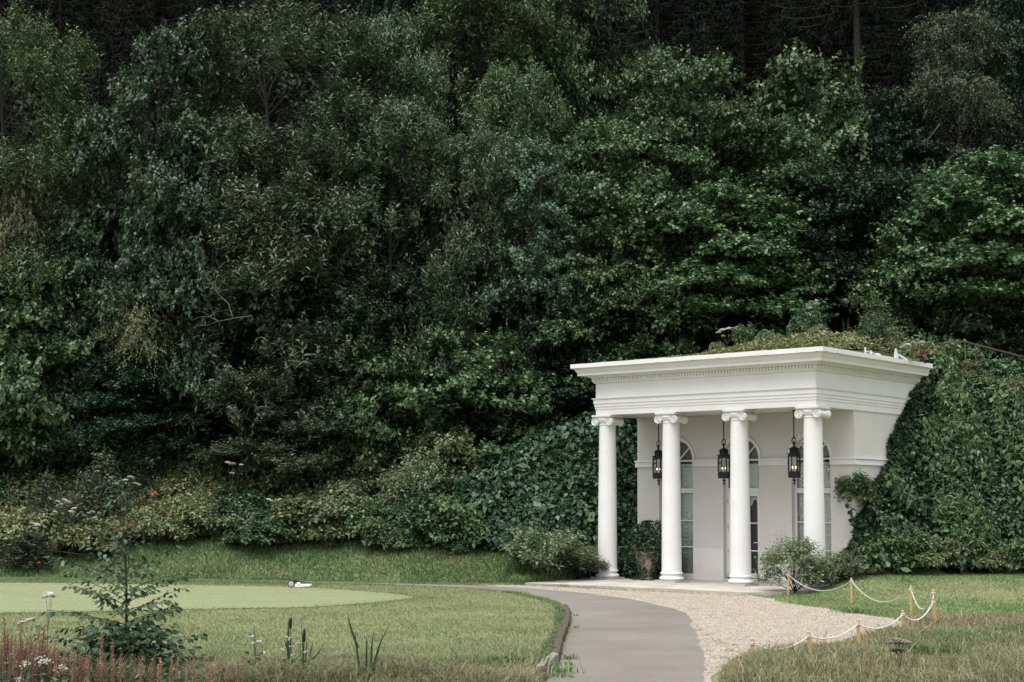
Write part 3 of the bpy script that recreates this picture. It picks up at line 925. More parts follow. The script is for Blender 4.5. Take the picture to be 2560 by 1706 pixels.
# ------------------------------------------------------------------ foliage generators
def unit(a): return a/np.maximum(np.linalg.norm(a, axis=-1, keepdims=True), 1e-9)
def leaves_mesh(name, pos, axis, nrm, L, Wd, shape='diamond', curl=.18):
    """one folded leaf (two triangles as a bent quad, or a 6-gon) per row"""
    axis = unit(axis); side = unit(np.cross(nrm, axis)); nn = np.cross(axis, side)
    L = np.broadcast_to(np.asarray(L, float).reshape(-1, 1), (len(pos), 1)); Wd = np.broadcast_to(np.asarray(Wd, float).reshape(-1, 1), (len(pos), 1))
    if shape == 'diamond':
        p0 = pos; p2 = pos + axis*L - nn*L*curl
        m = pos + axis*L*.45
        p1 = m + side*Wd*.5 + nn*Wd*.14; p3 = m - side*Wd*.5 + nn*Wd*.14
        P = np.stack([p0, p1, p2, p3], 1)
    else:   # round
        q = []
        for a, w in ((0, 0), (.22, .42), (.62, .50), (1.0, .12), (1.0, -.12), (.62, -.50), (.22, -.42)):
            q.append(pos + axis*L*a + side*Wd*w - nn*L*curl*a*a + nn*Wd*abs(w)*.25)
        P = np.stack(q, 1)
    return poly_mesh(name, P)
def rand_dirs(rng, n):
    return unit(rng.normal(size=(n, 3)))
def shoots_to_leaves(rng, sp, sd, slen, n, L, Wd, spread=.8, grav=0.0, upn=.8, droop=0.0, lvar=.3):
    S = len(sp)
    t = (np.arange(n) + .5)/n
    t = np.broadcast_to(t, (S, n))
    ang = np.arange(n)*2.399 + rng.uniform(0, 6.28, (S, 1))
    ref = unit(np.cross(sd, np.array([.3, .2, .93]) + rng.normal(size=(S, 3))*.05)); ref2 = np.cross(sd, ref)
    lat = ref[:, None]*np.cos(ang)[..., None] + ref2[:, None]*np.sin(ang)[..., None]
    pos = sp[:, None] + sd[:, None]*(slen[:, None]*t)[..., None]
    pos[..., 2] -= droop*(slen[:, None]*t)**2
    ax = sd[:, None]*(1 - spread) + lat*spread
    ax = ax + rng.normal(size=ax.shape)*.18
    ax[..., 2] -= grav
    nr = np.zeros_like(ax); nr[..., 2] = upn
    nr = nr + rng.normal(size=ax.shape)*.45 + sd[:, None]*.25
    sc = 1 + lvar*rng.uniform(-1, 1, (S, n))
    sc = sc*(1.0 - .35*t)
    return pos.reshape(-1, 3), ax.reshape(-1, 3), nr.reshape(-1, 3), (L*sc).ravel(), (Wd*sc).ravel()

LEAFX = 1.65
def gen_tree(seed, h, rad, z0, nlobes, shoots, nleaf, L, Wd, profile='oval', lobe_r=(.9, 1.5), up=.5, out=.7, slen=(.4, .8), spread=.75, grav=.0, upn=.8, droop=0.0, flat=.8, trunk_r=.14, bare=0, shape='diamond', top_up=0.0, shell=.80, spray=(.15, .12), per=7):
    rng = np.random.default_rng(seed)
    # lobes on the envelope
    t = np.sort(rng.uniform(0, 1, nlobes)**.85)
    if profile == 'oval': pr_ = np.sqrt(np.clip(1 - (2*(t*.92 + .06) - 1)**2, 0, 1))
    elif profile == 'cone': pr_ = (1 - t)**.8*.95 + .08
    elif profile == 'broad': pr_ = np.clip(np.sqrt(np.clip(1 - (t*1.02 - .15)**2, 0, 1)), .05, 1)
    else: pr_ = np.ones_like(t)*.8
    ang = np.arange(nlobes)*2.399 + rng.uniform(-.5, .5, nlobes)
    rr_ = rad*pr_*rng.uniform(.40, .82, nlobes)
    lc = np.stack([rr_*np.cos(ang), rr_*np.sin(ang), z0 + (h - z0)*(t*.93 + .02)], -1)
    lr = rng.uniform(*lobe_r, nlobes)*(1.12 - .35*t)
    shoots = int(shoots*LEAFX)
    # leader at the very top
    wts = lr**2; wts = wts/wts.sum()
    per = per if h > 3 else 1; nsp = shoots//per; shoots = nsp*per
    li = np.repeat(rng.choice(nlobes, nsp, p=wts), per)
    dv = np.repeat(rand_dirs(rng, nsp), per, 0)
    dv[:, 2] = np.where(dv[:, 2] < -.25, -dv[:, 2], dv[:, 2])
    outw = lc[li].copy(); outw[:, 2] = 0; outw = unit(outw)
    dv = unit(dv + outw*.55 + np.array([0, 0, .35]))
    fl = np.array([1, 1, flat])
    sp = lc[li] + dv*fl*(lr[li]*np.repeat(shell + (1.18 - shell)*rng.uniform(0, 1, nsp)**.8, per))[:, None]
    if per > 1: sp = sp + rng.normal(size=(shoots, 3))*np.array([spray[0], spray[0], spray[1]])
    sp[:, 2] = np.maximum(sp[:, 2], .25)
    tt = np.clip((sp[:, 2] - z0)/(h - z0), 0, 1)
    sd = unit(dv*out + np.array([0, 0, 1])*(up + top_up*tt)[:, None] + rng.normal(size=(shoots, 3))*.28)
    sl = rng.uniform(*slen, shoots)
    if h > 3: L, Wd = L*1.22, Wd*1.25
    pos, ax, nr, LL, WW = shoots_to_leaves(rng, sp, sd, sl, nleaf, L, Wd, spread, grav, upn, droop)
    if h > 3:      # bigger leaves added inside the crown to block light and keep it dark
        m = nlobes*80; l2 = np.repeat(np.arange(nlobes), 80)
        ip = lc[l2]*np.array([.85, .85, 1]) + rand_dirs(rng, m)*(lr[l2]*.55*rng.uniform(.2, 1, m)**.5)[:, None]
        pos = np.concatenate([pos, ip]); ax = np.concatenate([ax, rand_dirs(rng, m)]); nr = np.concatenate([nr, rand_dirs(rng, m) + np.array([0, 0, .6])])
        LL = np.concatenate([LL, rng.uniform(.16, .24, m)]); WW = np.concatenate([WW, rng.uniform(.08, .13, m)])
    crown = leaves_mesh('crown', pos, ax, nr, LL, WW, shape)
    # wood
    wd = MB()
    lean = rng.normal(size=2)*.03*h
    tp = [(lean[0]*s*s, lean[1]*s*s, -.4 + (h*.93 + .4)*s) for s in np.linspace(0, 1, 9)]
    wd.tube(tp, [trunk_r*(1.15 if i == 0 else 1)*(1 - .88*i/8) + .012 for i in range(9)], 8)
    for i in range(nlobes):
        zb = max(z0*.4, lc[i, 2] - rr_[i]*.75 - .5)
        s = min(.97, (zb + .4)/(h*.93 + .4)); x0, y0 = lean[0]*s*s, lean[1]*s*s
        a = np.array([x0, y0, zb]); b = lc[i]
        mid = a*.5 + b*.5 + np.array([0, 0, .12*np.linalg.norm(b - a)]) + rng.normal(size=3)*.08
        br = max(.016, trunk_r*.42*(1 - .7*s))
        wd.tube([a, a*.75 + mid*.25 + (0, 0, .0), mid, mid*.45 + b*.55, b], [br, br*.85, br*.65, br*.45, br*.2], 5, False)
        for k in range(3):
            e = b + rand_dirs(rng, 1)[0]*lr[i]*.9
            wd.tube([mid*.4 + b*.6, (mid*.4 + b*.6 + e)*.5 + (0, 0, .05), e], [br*.35, br*.22, .006], 4, False)
    for k in range(bare):
        z = rng.uniform(z0*.3, h*.6); a = rng.uniform(0, 6.28); ln = rng.uniform(.6, 1.8)
        wd.tube([(0, 0, z), (ln*.5*math.cos(a), ln*.5*math.sin(a), z + .1), (ln*math.cos(a), ln*math.sin(a), z - .1 + rng.uniform(-.2, .3))], [.022, .014, .005], 4, False)
    return wd.mesh('trunk', 60), crown, h, rad

def gen_spruce(seed, h, rad, z0, step=.55, nb=7, hang=.55, nl=22, wl=.075, trunk_r=.17, droop=.35):
    rng = np.random.default_rng(seed)
    wd = MB()
    wd.tube([(0, 0, -.5 + (h + .5)*s) for s in np.linspace(0, 1, 8)], [trunk_r*(1 - .93*i/7) + .01 for i in range(8)], 9)
    # dead stubs on the bare lower trunk
    for k in range(10):
        z = rng.uniform(.5, max(z0, 1.0)); a = rng.uniform(0, 6.28); ln = rng.uniform(.4, 1.6)
        wd.tube([(0, 0, z), (ln*math.cos(a), ln*math.sin(a), z - rng.uniform(-.2, .4))], [.02, .006], 4, False)
    P = []; A = []; Nn = []; LL = []; WW = []
    z = z0
    while z < h - .15:
        t = (z - z0)/(h - z0); r = rad*(1 - t)**.75 + .12
        k0 = rng.uniform(0, 6.28)
        for k in range(nb):
            a = k0 + 2*PI*k/nb + rng.uniform(-.25, .25); ln = r*rng.uniform(.7, 1.1)
            d = np.array([math.cos(a), math.sin(a), 0])
            s = np.linspace(0, 1, 6); zc = z - droop*ln*s + .28*ln*s**3 + rng.uniform(-.1, .1)
            pts = d[None]*(ln*s)[:, None]; pts[:, 2] = zc
            wd.tube(pts.tolist(), [.026*(1 - t) + .006]+[.018*(1 - t) + .005]*4 + [.003], 4, False)
            m = max(5, int(nl*ln/rad*1.6)); s2 = rng.uniform(.12, 1, m)
            p = d[None]*(ln*s2)[:, None]; p[:, 2] = z - droop*ln*s2 + .28*ln*s2**3
            sdir = np.cross(d, [0, 0, 1.]); sg = rng.choice([-1, 1], m)
            ax = sdir[None]*sg[:, None]*rng.uniform(.1, .9, m)[:, None] + d[None]*.4; ax[:, 2] -= rng.uniform(.5, 1.5, m)*(hang/.55)
            P.append(p + rng.normal(size=(m, 3))*.04); A.append(ax); Nn.append(rng.normal(size=(m, 3)) + d[None]*.6)
            LL.append(hang*rng.uniform(.5, 1.1, m)*(1 - .4*t)); WW.append(np.full(m, wl)*rng.uniform(.7, 1.4, m))
        z += step*rng.uniform(.8, 1.2)*(1 - .35*t)
    P, A, Nn, LL, WW = map(np.concatenate, (P, A, Nn, LL, WW))
    crown = leaves_mesh('crown', P, A, Nn, LL, WW, 'diamond', .1)
    return wd.mesh('trunk', 60), crown, h, rad

# tree prototypes: species -> list of (trunk mesh, crown mesh, height, radius)
T = {}
T['willow'] = [gen_tree(11, 14, 3.9, 1.6, 46, 3300, 13, .20, .060, 'oval', (.9, 1.5), up=.75, out=.55, slen=(.5, 1.0), spread=.62, top_up=.7, trunk_r=.17, bare=6),
               gen_tree(12, 11, 3.0, 1.0, 36, 2300, 12, .19, .060, 'oval', (.8, 1.3), up=.65, out=.6, slen=(.45, .9), spread=.62, top_up=.6, trunk_r=.12, bare=8),
               gen_tree(13, 8, 2.6, .6, 30, 1900, 12, .18, .058, 'broad', (.7, 1.2), up=.5, out=.7, slen=(.4, .8), spread=.65, top_up=.4, trunk_r=.09, bare=10)]
T['oak'] = [gen_tree(21, 11, 3.0, 1.2, 40, 3200, 10, .145, .09, 'oval', (.7, 1.15), up=.45, out=.7, slen=(.18, .42), spread=.7, flat=.75, trunk_r=.13),
            gen_tree(22, 6.5, 2.4, .8, 28, 2000, 10, .14, .088, 'broad', (.6, 1.0), up=.4, out=.75, slen=(.18, .4), spread=.7, flat=.7, trunk_r=.09)]
T['linden'] = [gen_tree(31, 11, 3.6, .9, 52, 2700, 11, .165, .130, 'oval', (.8, 1.25), up=.05, out=.95, slen=(.4, .85), spread=.55, grav=.22, upn=1.3, flat=.5, droop=.16, spray=(.30, .07), per=9, trunk_r=.12),
               gen_tree(32, 8, 3.0, .5, 42, 2100, 11, .16, .128, 'broad', (.7, 1.2), up=.05, out=.95, slen=(.4, .8), spread=.55, grav=.22, upn=1.3, flat=.5, droop=.16, spray=(.30, .07), per=9, trunk_r=.09),
               gen_tree(33, 4.6, 2.1, .3, 26, 1100, 10, .155, .125, 'broad', (.55, .95), up=.05, out=.95, slen=(.35, .7), spread=.55, grav=.22, upn=1.3, flat=.5, droop=.16, spray=(.26, .07), per=9, trunk_r=.06)]
T['aspen'] = [gen_tree(41, 12.5, 2.0, 4.6, 34, 1000, 11, .135, .105, 'cone', (.5, .85), up=.2, out=.8, slen=(.3, .7), spread=.7, grav=.25, flat=.6, droop=.3, trunk_r=.085, bare=5)]
T['birch'] = [gen_tree(51, 6, 1.3, 3.9, 20, 520, 14, .085, .062, 'oval', (.4, .65), up=.1, out=.5, slen=(.5, 1.0), spread=.6, grav=.6, flat=.7, droop=.9, trunk_r=.045)]
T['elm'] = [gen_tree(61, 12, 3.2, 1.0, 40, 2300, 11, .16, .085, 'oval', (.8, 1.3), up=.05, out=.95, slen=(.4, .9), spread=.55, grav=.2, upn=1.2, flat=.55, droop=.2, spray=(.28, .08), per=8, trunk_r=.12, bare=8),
            gen_tree(62, 7, 2.6, .5, 30, 1600, 11, .15, .08, 'broad', (.7, 1.1), up=.1, out=.9, slen=(.35, .8), spread=.55, grav=.2, upn=1.2, flat=.55, droop=.2, spray=(.26, .08), per=8, trunk_r=.08, bare=12)]
T['fadedbirch'] = [gen_tree(71, 17, 2.7, 2.0, 48, 1700, 12, .12, .075, 'oval', (.6, 1.1), up=-.35, out=.4, slen=(.6, 1.2), spread=.6, grav=.6, flat=.9, droop=.6, trunk_r=.14, bare=16)]
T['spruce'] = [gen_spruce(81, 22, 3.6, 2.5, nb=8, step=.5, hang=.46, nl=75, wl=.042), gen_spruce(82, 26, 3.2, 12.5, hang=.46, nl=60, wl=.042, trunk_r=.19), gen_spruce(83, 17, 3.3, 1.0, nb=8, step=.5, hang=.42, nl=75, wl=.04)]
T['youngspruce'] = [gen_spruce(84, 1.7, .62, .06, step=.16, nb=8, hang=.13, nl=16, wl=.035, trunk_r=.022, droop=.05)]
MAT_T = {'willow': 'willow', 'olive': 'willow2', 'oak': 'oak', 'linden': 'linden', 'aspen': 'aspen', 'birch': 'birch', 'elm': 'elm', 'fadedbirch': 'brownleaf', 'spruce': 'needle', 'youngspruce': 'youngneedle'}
NAME_T = {'willow': 'willow_tree', 'olive': 'willow_tree', 'oak': 'oak_tree', 'linden': 'linden_tree', 'aspen': 'aspen_tree', 'birch': 'birch_tree', 'elm': 'elm_tree', 'fadedbirch': 'birch_tree', 'spruce': 'spruce_tree', 'youngspruce': 'young_spruce'}
_cm = {}
def crown_mesh(sp, k):
    key = (sp, k)
    if key not in _cm:
        src = T['willow' if sp == 'olive' else sp][k]
        me = src[1].copy() if sp == 'olive' else src[1]
        me.materials.clear(); me.materials.append(M[MAT_T[sp]])
        tm = src[0]
        if len(tm.materials) == 0: tm.materials.append(M['palebark'] if sp in ('aspen',) else M['bark'])
        _cm[key] = (tm, me, src[2], src[3])
    return _cm[key]
def place_tree(sp, k, label, xc, ytop, hw, Y, rot=0.0, group=None, dz=0.0):
    tm, cm_, h0, r0 = crown_mesh(sp, k)
    top = at(xc, ytop, Y)
    if sp in ('willow', 'olive', 'linden', 'elm', 'oak'): hw = hw*1.16
    g = Hs(top[0], Y) + dz
    hz = max(1.2, top[2] - g); rad = hw/F_PX*Y
    t = thing(NAME_T[sp], label, 'tree', (top[0], Y, g), rot, group)
    t.scale = (rad/r0, rad/r0, hz/h0)
    link('trunk', tm, None, t); link('crown', cm_, None, t)
    return t
WOODS = 'trees of the wooded slope'
TREES = [
 # species, proto, label, x of crown, top, half width, depth, rotation
 ('olive', 0, 'olive-green willow at the left edge of the photo, its top just under the dark spruces', 50, 70, 215, 51.5, .3),
 ('oak', 0, 'blue-green young oak with a rounded double top between two willows', 395, 108, 185, 51.5, 1.1),
 ('oak', 1, 'low blue-green oak bough spreading above the left thicket', 225, 612, 150, 48.8, 2.1),
 ('oak', 1, 'blue-green oak regrowth standing in front of the young oak, right of it', 455, 395, 140, 49.8, .4),
 ('oak', 1, 'lowest small oak at the foot of the slope, above the small weeping birch', 250, 800, 120, 48.0, 4.0),
 ('willow', 0, 'tallest grey-green willow with upright silvery shoots, left of the picture centre', 715, 38, 265, 52.5, .0),
 ('willow', 1, 'bright-topped willow right of the tallest willow, standing behind its shoulder', 985, 92, 140, 54.5, 1.9),
 ('willow', 1, 'paler grey-green willow in the middle of the slope, below the two tall ones', 985, 300, 175, 50.0, 2.7),
 ('willow', 2, 'small willow bush with a rounded pale top left of the slender aspen', 1180, 395, 125, 50.0, .6),
 ('willow', 2, 'dull green willow on the lower slope beneath the tallest willow', 700, 500, 200, 49.3, 3.3),
 ('willow', 2, 'low spreading willow just above the thicket, darkest trunk gap on its left', 780, 930, 180, 47.8, 5.0),
 ('willow', 1, 'dim willow filling the gap between the oak and the tallest willow', 560, 300, 130, 53.5, 4.1),
 ('aspen', 0, 'slender pale-stemmed aspen with grey-green leaves in the centre of the slope', 1335, 370, 125, 48.6, .8),
 ('olive', 1, 'round yellow-green willow crown left of the bare spruce trunk', 1300, 195, 135, 54.5, .2),
 ('olive', 1, 'upper willow at the top middle of the picture, reaching out of the frame', 1200, -40, 190, 58.5, 2.4),
 ('elm', 0, 'dark leafy tree behind the bright-topped willow at the top of the slope', 1010, -45, 160, 61, 1.0),
 ('linden', 0, 'green leafy tree right beside the tall bare spruce trunk', 1535, -20, 120, 64, .5),
 ('linden', 0, 'green leafy crown left of the tall bare spruce trunk, out of the frame', 1375, -70, 130, 61, 1.5),
 ('linden', 0, 'bright linden with the highest rounded crown above the portico', 1710, 150, 185, 55.0, .0),
 ('linden', 0, 'linden with layered bright sprays left of the highest linden', 1560, 335, 185, 52.8, 1.2),
 ('linden', 0, 'linden with layered sprays right of the highest linden', 1900, 335, 180, 54.5, 2.2),
 ('linden', 1, 'linden just behind the portico, its boughs above the middle of the roof', 1790, 500, 200, 52.0, .9),
 ('linden', 1, 'shaded linden behind the left end of the portico roof', 1545, 560, 160, 51.2, 3.6),
 ('linden', 2, 'small bright linden top high on the slope in front of the second spruce trunk', 2040, 195, 165, 59.5, 2.9),
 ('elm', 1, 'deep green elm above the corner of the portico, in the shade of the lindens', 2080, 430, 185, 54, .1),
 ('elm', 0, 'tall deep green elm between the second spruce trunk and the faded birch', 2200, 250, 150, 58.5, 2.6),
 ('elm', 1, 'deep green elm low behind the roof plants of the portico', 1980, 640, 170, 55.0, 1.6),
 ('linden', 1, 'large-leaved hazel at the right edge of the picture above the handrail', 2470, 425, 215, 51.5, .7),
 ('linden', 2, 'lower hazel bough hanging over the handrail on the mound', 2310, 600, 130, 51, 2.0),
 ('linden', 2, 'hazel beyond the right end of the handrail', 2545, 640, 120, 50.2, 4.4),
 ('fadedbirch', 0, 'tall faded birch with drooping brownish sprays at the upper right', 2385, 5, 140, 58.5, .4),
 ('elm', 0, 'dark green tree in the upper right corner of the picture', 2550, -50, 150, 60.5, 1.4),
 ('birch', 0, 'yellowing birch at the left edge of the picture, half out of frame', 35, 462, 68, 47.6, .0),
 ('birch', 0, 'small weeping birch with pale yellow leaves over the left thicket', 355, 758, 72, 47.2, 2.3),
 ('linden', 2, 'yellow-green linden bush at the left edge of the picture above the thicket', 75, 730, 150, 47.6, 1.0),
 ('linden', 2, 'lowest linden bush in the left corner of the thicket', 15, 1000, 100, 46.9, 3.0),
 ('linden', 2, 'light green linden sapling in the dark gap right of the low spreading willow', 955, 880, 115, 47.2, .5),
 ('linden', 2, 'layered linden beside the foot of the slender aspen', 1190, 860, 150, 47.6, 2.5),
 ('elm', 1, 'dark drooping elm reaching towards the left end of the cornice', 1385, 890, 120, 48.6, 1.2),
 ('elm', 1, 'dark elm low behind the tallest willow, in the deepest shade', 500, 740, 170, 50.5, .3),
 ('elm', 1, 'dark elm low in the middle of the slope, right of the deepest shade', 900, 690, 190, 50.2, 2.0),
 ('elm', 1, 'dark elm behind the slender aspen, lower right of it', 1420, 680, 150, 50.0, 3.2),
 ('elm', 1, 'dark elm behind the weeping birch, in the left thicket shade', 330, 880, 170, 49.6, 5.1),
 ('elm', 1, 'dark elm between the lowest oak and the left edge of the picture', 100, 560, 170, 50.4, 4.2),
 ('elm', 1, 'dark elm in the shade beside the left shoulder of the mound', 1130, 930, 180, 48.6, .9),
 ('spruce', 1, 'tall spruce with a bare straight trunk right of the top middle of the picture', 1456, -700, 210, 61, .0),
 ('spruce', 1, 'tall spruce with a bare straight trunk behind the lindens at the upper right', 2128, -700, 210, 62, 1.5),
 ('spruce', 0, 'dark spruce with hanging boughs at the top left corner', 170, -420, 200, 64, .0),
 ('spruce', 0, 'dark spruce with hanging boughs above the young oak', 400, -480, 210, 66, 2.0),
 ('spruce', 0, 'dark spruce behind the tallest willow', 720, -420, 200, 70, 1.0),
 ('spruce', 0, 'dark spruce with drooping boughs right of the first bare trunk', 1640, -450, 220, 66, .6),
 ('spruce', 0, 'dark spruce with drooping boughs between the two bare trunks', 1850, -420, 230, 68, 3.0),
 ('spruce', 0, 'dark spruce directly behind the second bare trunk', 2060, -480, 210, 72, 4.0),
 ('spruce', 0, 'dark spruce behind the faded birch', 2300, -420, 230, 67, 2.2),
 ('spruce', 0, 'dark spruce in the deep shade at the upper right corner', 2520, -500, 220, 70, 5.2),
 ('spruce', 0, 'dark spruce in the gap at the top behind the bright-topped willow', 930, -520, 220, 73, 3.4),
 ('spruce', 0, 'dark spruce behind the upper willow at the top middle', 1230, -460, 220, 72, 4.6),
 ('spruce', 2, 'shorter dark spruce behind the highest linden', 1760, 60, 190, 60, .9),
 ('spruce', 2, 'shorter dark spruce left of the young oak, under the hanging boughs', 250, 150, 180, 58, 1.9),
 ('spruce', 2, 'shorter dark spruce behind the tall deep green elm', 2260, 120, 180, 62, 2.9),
]
for tr in TREES:
    tr = list(tr); tr[6] += 2.2 if tr[6] < 49.0 else (1.2 if tr[6] < 51 else 0)
    place_tree(*tr, group=WOODS)
# forest behind, one mass nobody could count
far_rng = random.Random(4)
for i in range(46):
    xp = -250 + i*67 + far_rng.uniform(-25, 25); Yd = (78, 88, 100)[i % 3] + far_rng.uniform(-3, 3)
    place_tree('spruce', 2 if i % 2 else 0, 'dark spruce of the far rows high on the slope, seen through gaps', xp, far_rng.uniform(-420, -150), far_rng.uniform(150, 190), Yd, far_rng.uniform(0, 6), 'far spruces at the top of the slope')
# young spruces on the bank
place_tree('youngspruce', 0, 'dark bushy young spruce at the left edge of the grass bank', 70, 1318, 88, 45.3, .4, 'young spruces on the bank')
place_tree('youngspruce', 0, 'young spruce with a pointed leader behind the white umbels in the left thicket', 218, 1165, 70, 46.4, 1.4, 'young spruces on the bank')
place_tree('youngspruce', 0, 'young spruce in the thicket behind the tip of the lakeside sapling', 262, 1110, 78, 47.1, 2.4, 'young spruces on the bank')
place_tree('youngspruce', 0, 'small young spruce low in the brambles left of the white umbels', 118, 1165, 60, 46.6, 3.4, 'young spruces on the bank')

# ------------------------------------------------------------------ dead branches in the dark gap
def stick(label, pts, r=.02, mat='palebark'):
    mb = MB(); n = len(pts)
    mb.tube(pts, [r*(1 - .75*i/(n-1)) for i in range(n)], 5)
    rg = random.Random(len(label))
    for k in range(4):
        i = rg.randrange(1, n); p = Vector(pts[i]); q = p + Vector((rg.uniform(-.5, .5), rg.uniform(-.2, .2), rg.uniform(-.1, .5)))
        mb.tube([p, (p + q)/2 + Vector((0, 0, .06)), q], [r*.4, r*.3, .003], 4)
    o = mb.obj('dead_branch', M[mat], None, 60)
    return tag(o, label, 'branch', 'bare branches in the woods')
stick('bare crooked branch rising in the dark gap under the tallest willow', [at(580, 790, 47.0), at(572, 760, 47.1), at(545, 735, 47.1), at(515, 690, 47.2), at(505, 655, 47.3)], .02)
stick('bare pale branch lying level in the dark gap under the tallest willow', [at(630, 790, 46.6), at(590, 795, 46.7), at(540, 805, 46.8), at(515, 815, 46.9)], .022)
stick('bare pale branch arching over the level one in the dark gap', [at(545, 803, 46.8), at(525, 792, 46.8), at(500, 793, 46.9), at(478, 802, 47)], .018)
stick('bare pale branch at the foot of the faded birch', [at(2350, 310, 56.5), at(2335, 330, 56.4), at(2318, 352, 56.3)], .02)

# ------------------------------------------------------------------ ivy, creepers and ground cover
def surface_leaves(name, mat, n, region, L, Wd, seed, off=(.0, .35), shape='diamond', upn=.55, lvar=.4, lift=.0):
    """region(rng, n) -> X, Y ; leaves lie on the ground height, facing out and up"""
    rng = np.random.default_rng(seed)
    X, Y = region(rng, n)
    e = .12
    Z = H(X, Y)
    gx = (H(X + e, Y) - H(X - e, Y))/(2*e); gy = (H(X, Y + e) - H(X, Y - e))/(2*e)
    nr = unit(np.stack([-np.clip(gx, -3, 3), -np.clip(gy, -3, 3), np.ones_like(X)], -1))
    lump = vnoise(X*1.3, Y*1.3 + Z*1.3, seed)*.9 + vnoise(X*3.1, Y*3.1 + Z*3, seed + 1)*.5
    o = off[0] + (off[1] - off[0])*(lump*.55 + .45*rng.uniform(0, 1, len(X))**.7)
    pos = np.stack([X, Y, Z + lift], -1) + nr*o[:, None]
    ax = rand_dirs(rng, len(X)); ax = ax - nr*(ax*nr).sum(-1, keepdims=True)*.75; ax[:, 2] -= .2
    nn = nr*(1 - upn) + np.array([0, 0, upn]) + rng.normal(size=(len(X), 3))*.35
    sc = 1 + lvar*rng.uniform(-1, 1, len(X))
    me = leaves_mesh(name, pos, ax, nn, L*sc, Wd*sc, shape, .22)
    return link(name, me, M[mat])
def reg_right_all(rng, n):
    X = rng.uniform(7.6, 18, n*3); Y = rng.uniform(39.3, 48.5, n*3)
    a, b = local(X, Y)
    Z = H(X, Y)
    yr = np.interp(X, [8, 9, 11.5, 15, 25, 60], [39.8, 40.3, 41.7, 43.4, 46, 50])
    ok = (Y > yr - .25) & ((a < .12) | (b > 6.0)) & (Y < yr + 5.4)
    # steep face gets its share: accept by slope
    ok &= rng.uniform(0, 1, n*3) < np.where(Y < yr + 3.6, 1, .6)
    X, Y = X[ok], Y[ok]
    return X, Y
def reg_right(rng, n):
    X, Y = reg_right_all(rng, n); return X[:n], Y[:n]
def reg_right_patch(rng, n):
    X, Y = reg_right_all(rng, n*3); k = vnoise(X*.9 + Y*.3, Y*1.6, 41) > .55; return X[k][:n], Y[k][:n]
tag(surface_leaves('ivy', 'ivy', 52000, reg_right, .125, .09, 101, (.02, .62), lvar=.6, upn=.75), 'dense ivy and creeper covering the steep mound right of the portico', 'ivy', kind='stuff')
def reg_right_lo(rng, n):
    X, Y = reg_right(rng, n); return X, Y
tag(surface_leaves('creeper', 'herb', 6500, reg_right_patch, .17, .13, 109, (.25, .66), 'round', upn=.85), 'large-leaved creeper mixed into the ivy of the right mound', 'creeper', kind='stuff')
tag(surface_leaves('weeds', 'herb', 6000, reg_right_patch, .19, .055, 102, (.35, .95), upn=.7), 'paler weeds growing through the ivy on the right mound', 'weeds', kind='stuff')
def reg_left(rng, n):
    X = rng.uniform(-1.6, 4.6, n*4); Y = rng.uniform(44.9, 50.5, n*4)
    a, b = local(X, Y)
    ys = np.interp(X, [-7, -2.3, 0, 2, 3.5, 6], [47, 45.9, 45.2, 45.3, 46.1, 47.5])
    ok = (Y > ys - .2) & (a > 7.42) & (Y < ys + 4.3)
    return X[ok][:n], Y[ok][:n]
tag(surface_leaves('ivy', 'ivydark', 28000, reg_left, .135, .10, 103, (.02, .65), lvar=.6), 'dark ivy hedge on the bank left of the portico', 'ivy', kind='stuff')
tag(surface_leaves('creeper', 'herbdark', 800, reg_left, .22, .15, 110, (.2, .6), 'round', upn=.7), 'large-leaved creeper mixed into the dark ivy hedge left of the portico', 'creeper', kind='stuff')
# ivy that laps over the right-hand end of the building wall
def wall_ivy():
    rng = np.random.default_rng(104); n = 9000
    z = rng.uniform(.1, 6.3, n); bmin = .35 + .93*z
    b = bmin + rng.exponential(.55, n) + .22*(vnoise(z*2.2, z*0 + .3, 8) - .5)*2
    ok = (b < 6.3); z, b = z[ok], b[ok]; m = len(z)
    xo = .04 + .42*rng.uniform(0, 1, m)**1.3*np.clip((b - (.35 + .93*z))/.9 + .2, .1, 1)
    nb = b < 2.1; xo = np.where(nb, xo + .06, xo)
    pos = ORI + U*(-xo)[:, None] + V*b[:, None] + np.array([0, 0, 1])*z[:, None]
    out = -U
    ax = rand_dirs(rng, m)*.9 - V*.35; ax[:, 2] -= .3
    nn = out*.8 + np.array([0, 0, .6]) - V*.3 + rng.normal(size=(m, 3))*.35
    sc = 1 + .4*rng.uniform(-1, 1, m)
    return leaves_mesh('ivy', pos, ax, nn, .14*sc, .095*sc)
tag(link('ivy', wall_ivy(), M['ivydark']), 'ivy edge climbing over the right-hand side wall of the portico up to its cornice', 'ivy', kind='stuff')
# forest-floor undergrowth over the hillside
def reg_hill(rng, n):
    X = rng.uniform(-19, 21, n*2); Y = rng.uniform(46.2, 66, n*2)
    a, b = local(X, Y)
    yb = np.interp(X, [-60, -14.8, -8.2, -4.45, -1.3, 1.5, 60], [48.4, 47.8, 47.2, 46.6, 46.4, 46.8, 48])
    ok = (Y > yb) & ~((a > -.5) & (a < 8) & (b < 6.3)) & ~((X > 2) & (Y < 55))
    return X[ok][:n], Y[ok][:n]
tag(surface_leaves('undergrowth', 'herbdark', 34000, reg_hill, .20, .11, 105, (.05, .95), upn=.8), 'dark leafy undergrowth beneath the trees of the slope', 'undergrowth', kind='stuff')
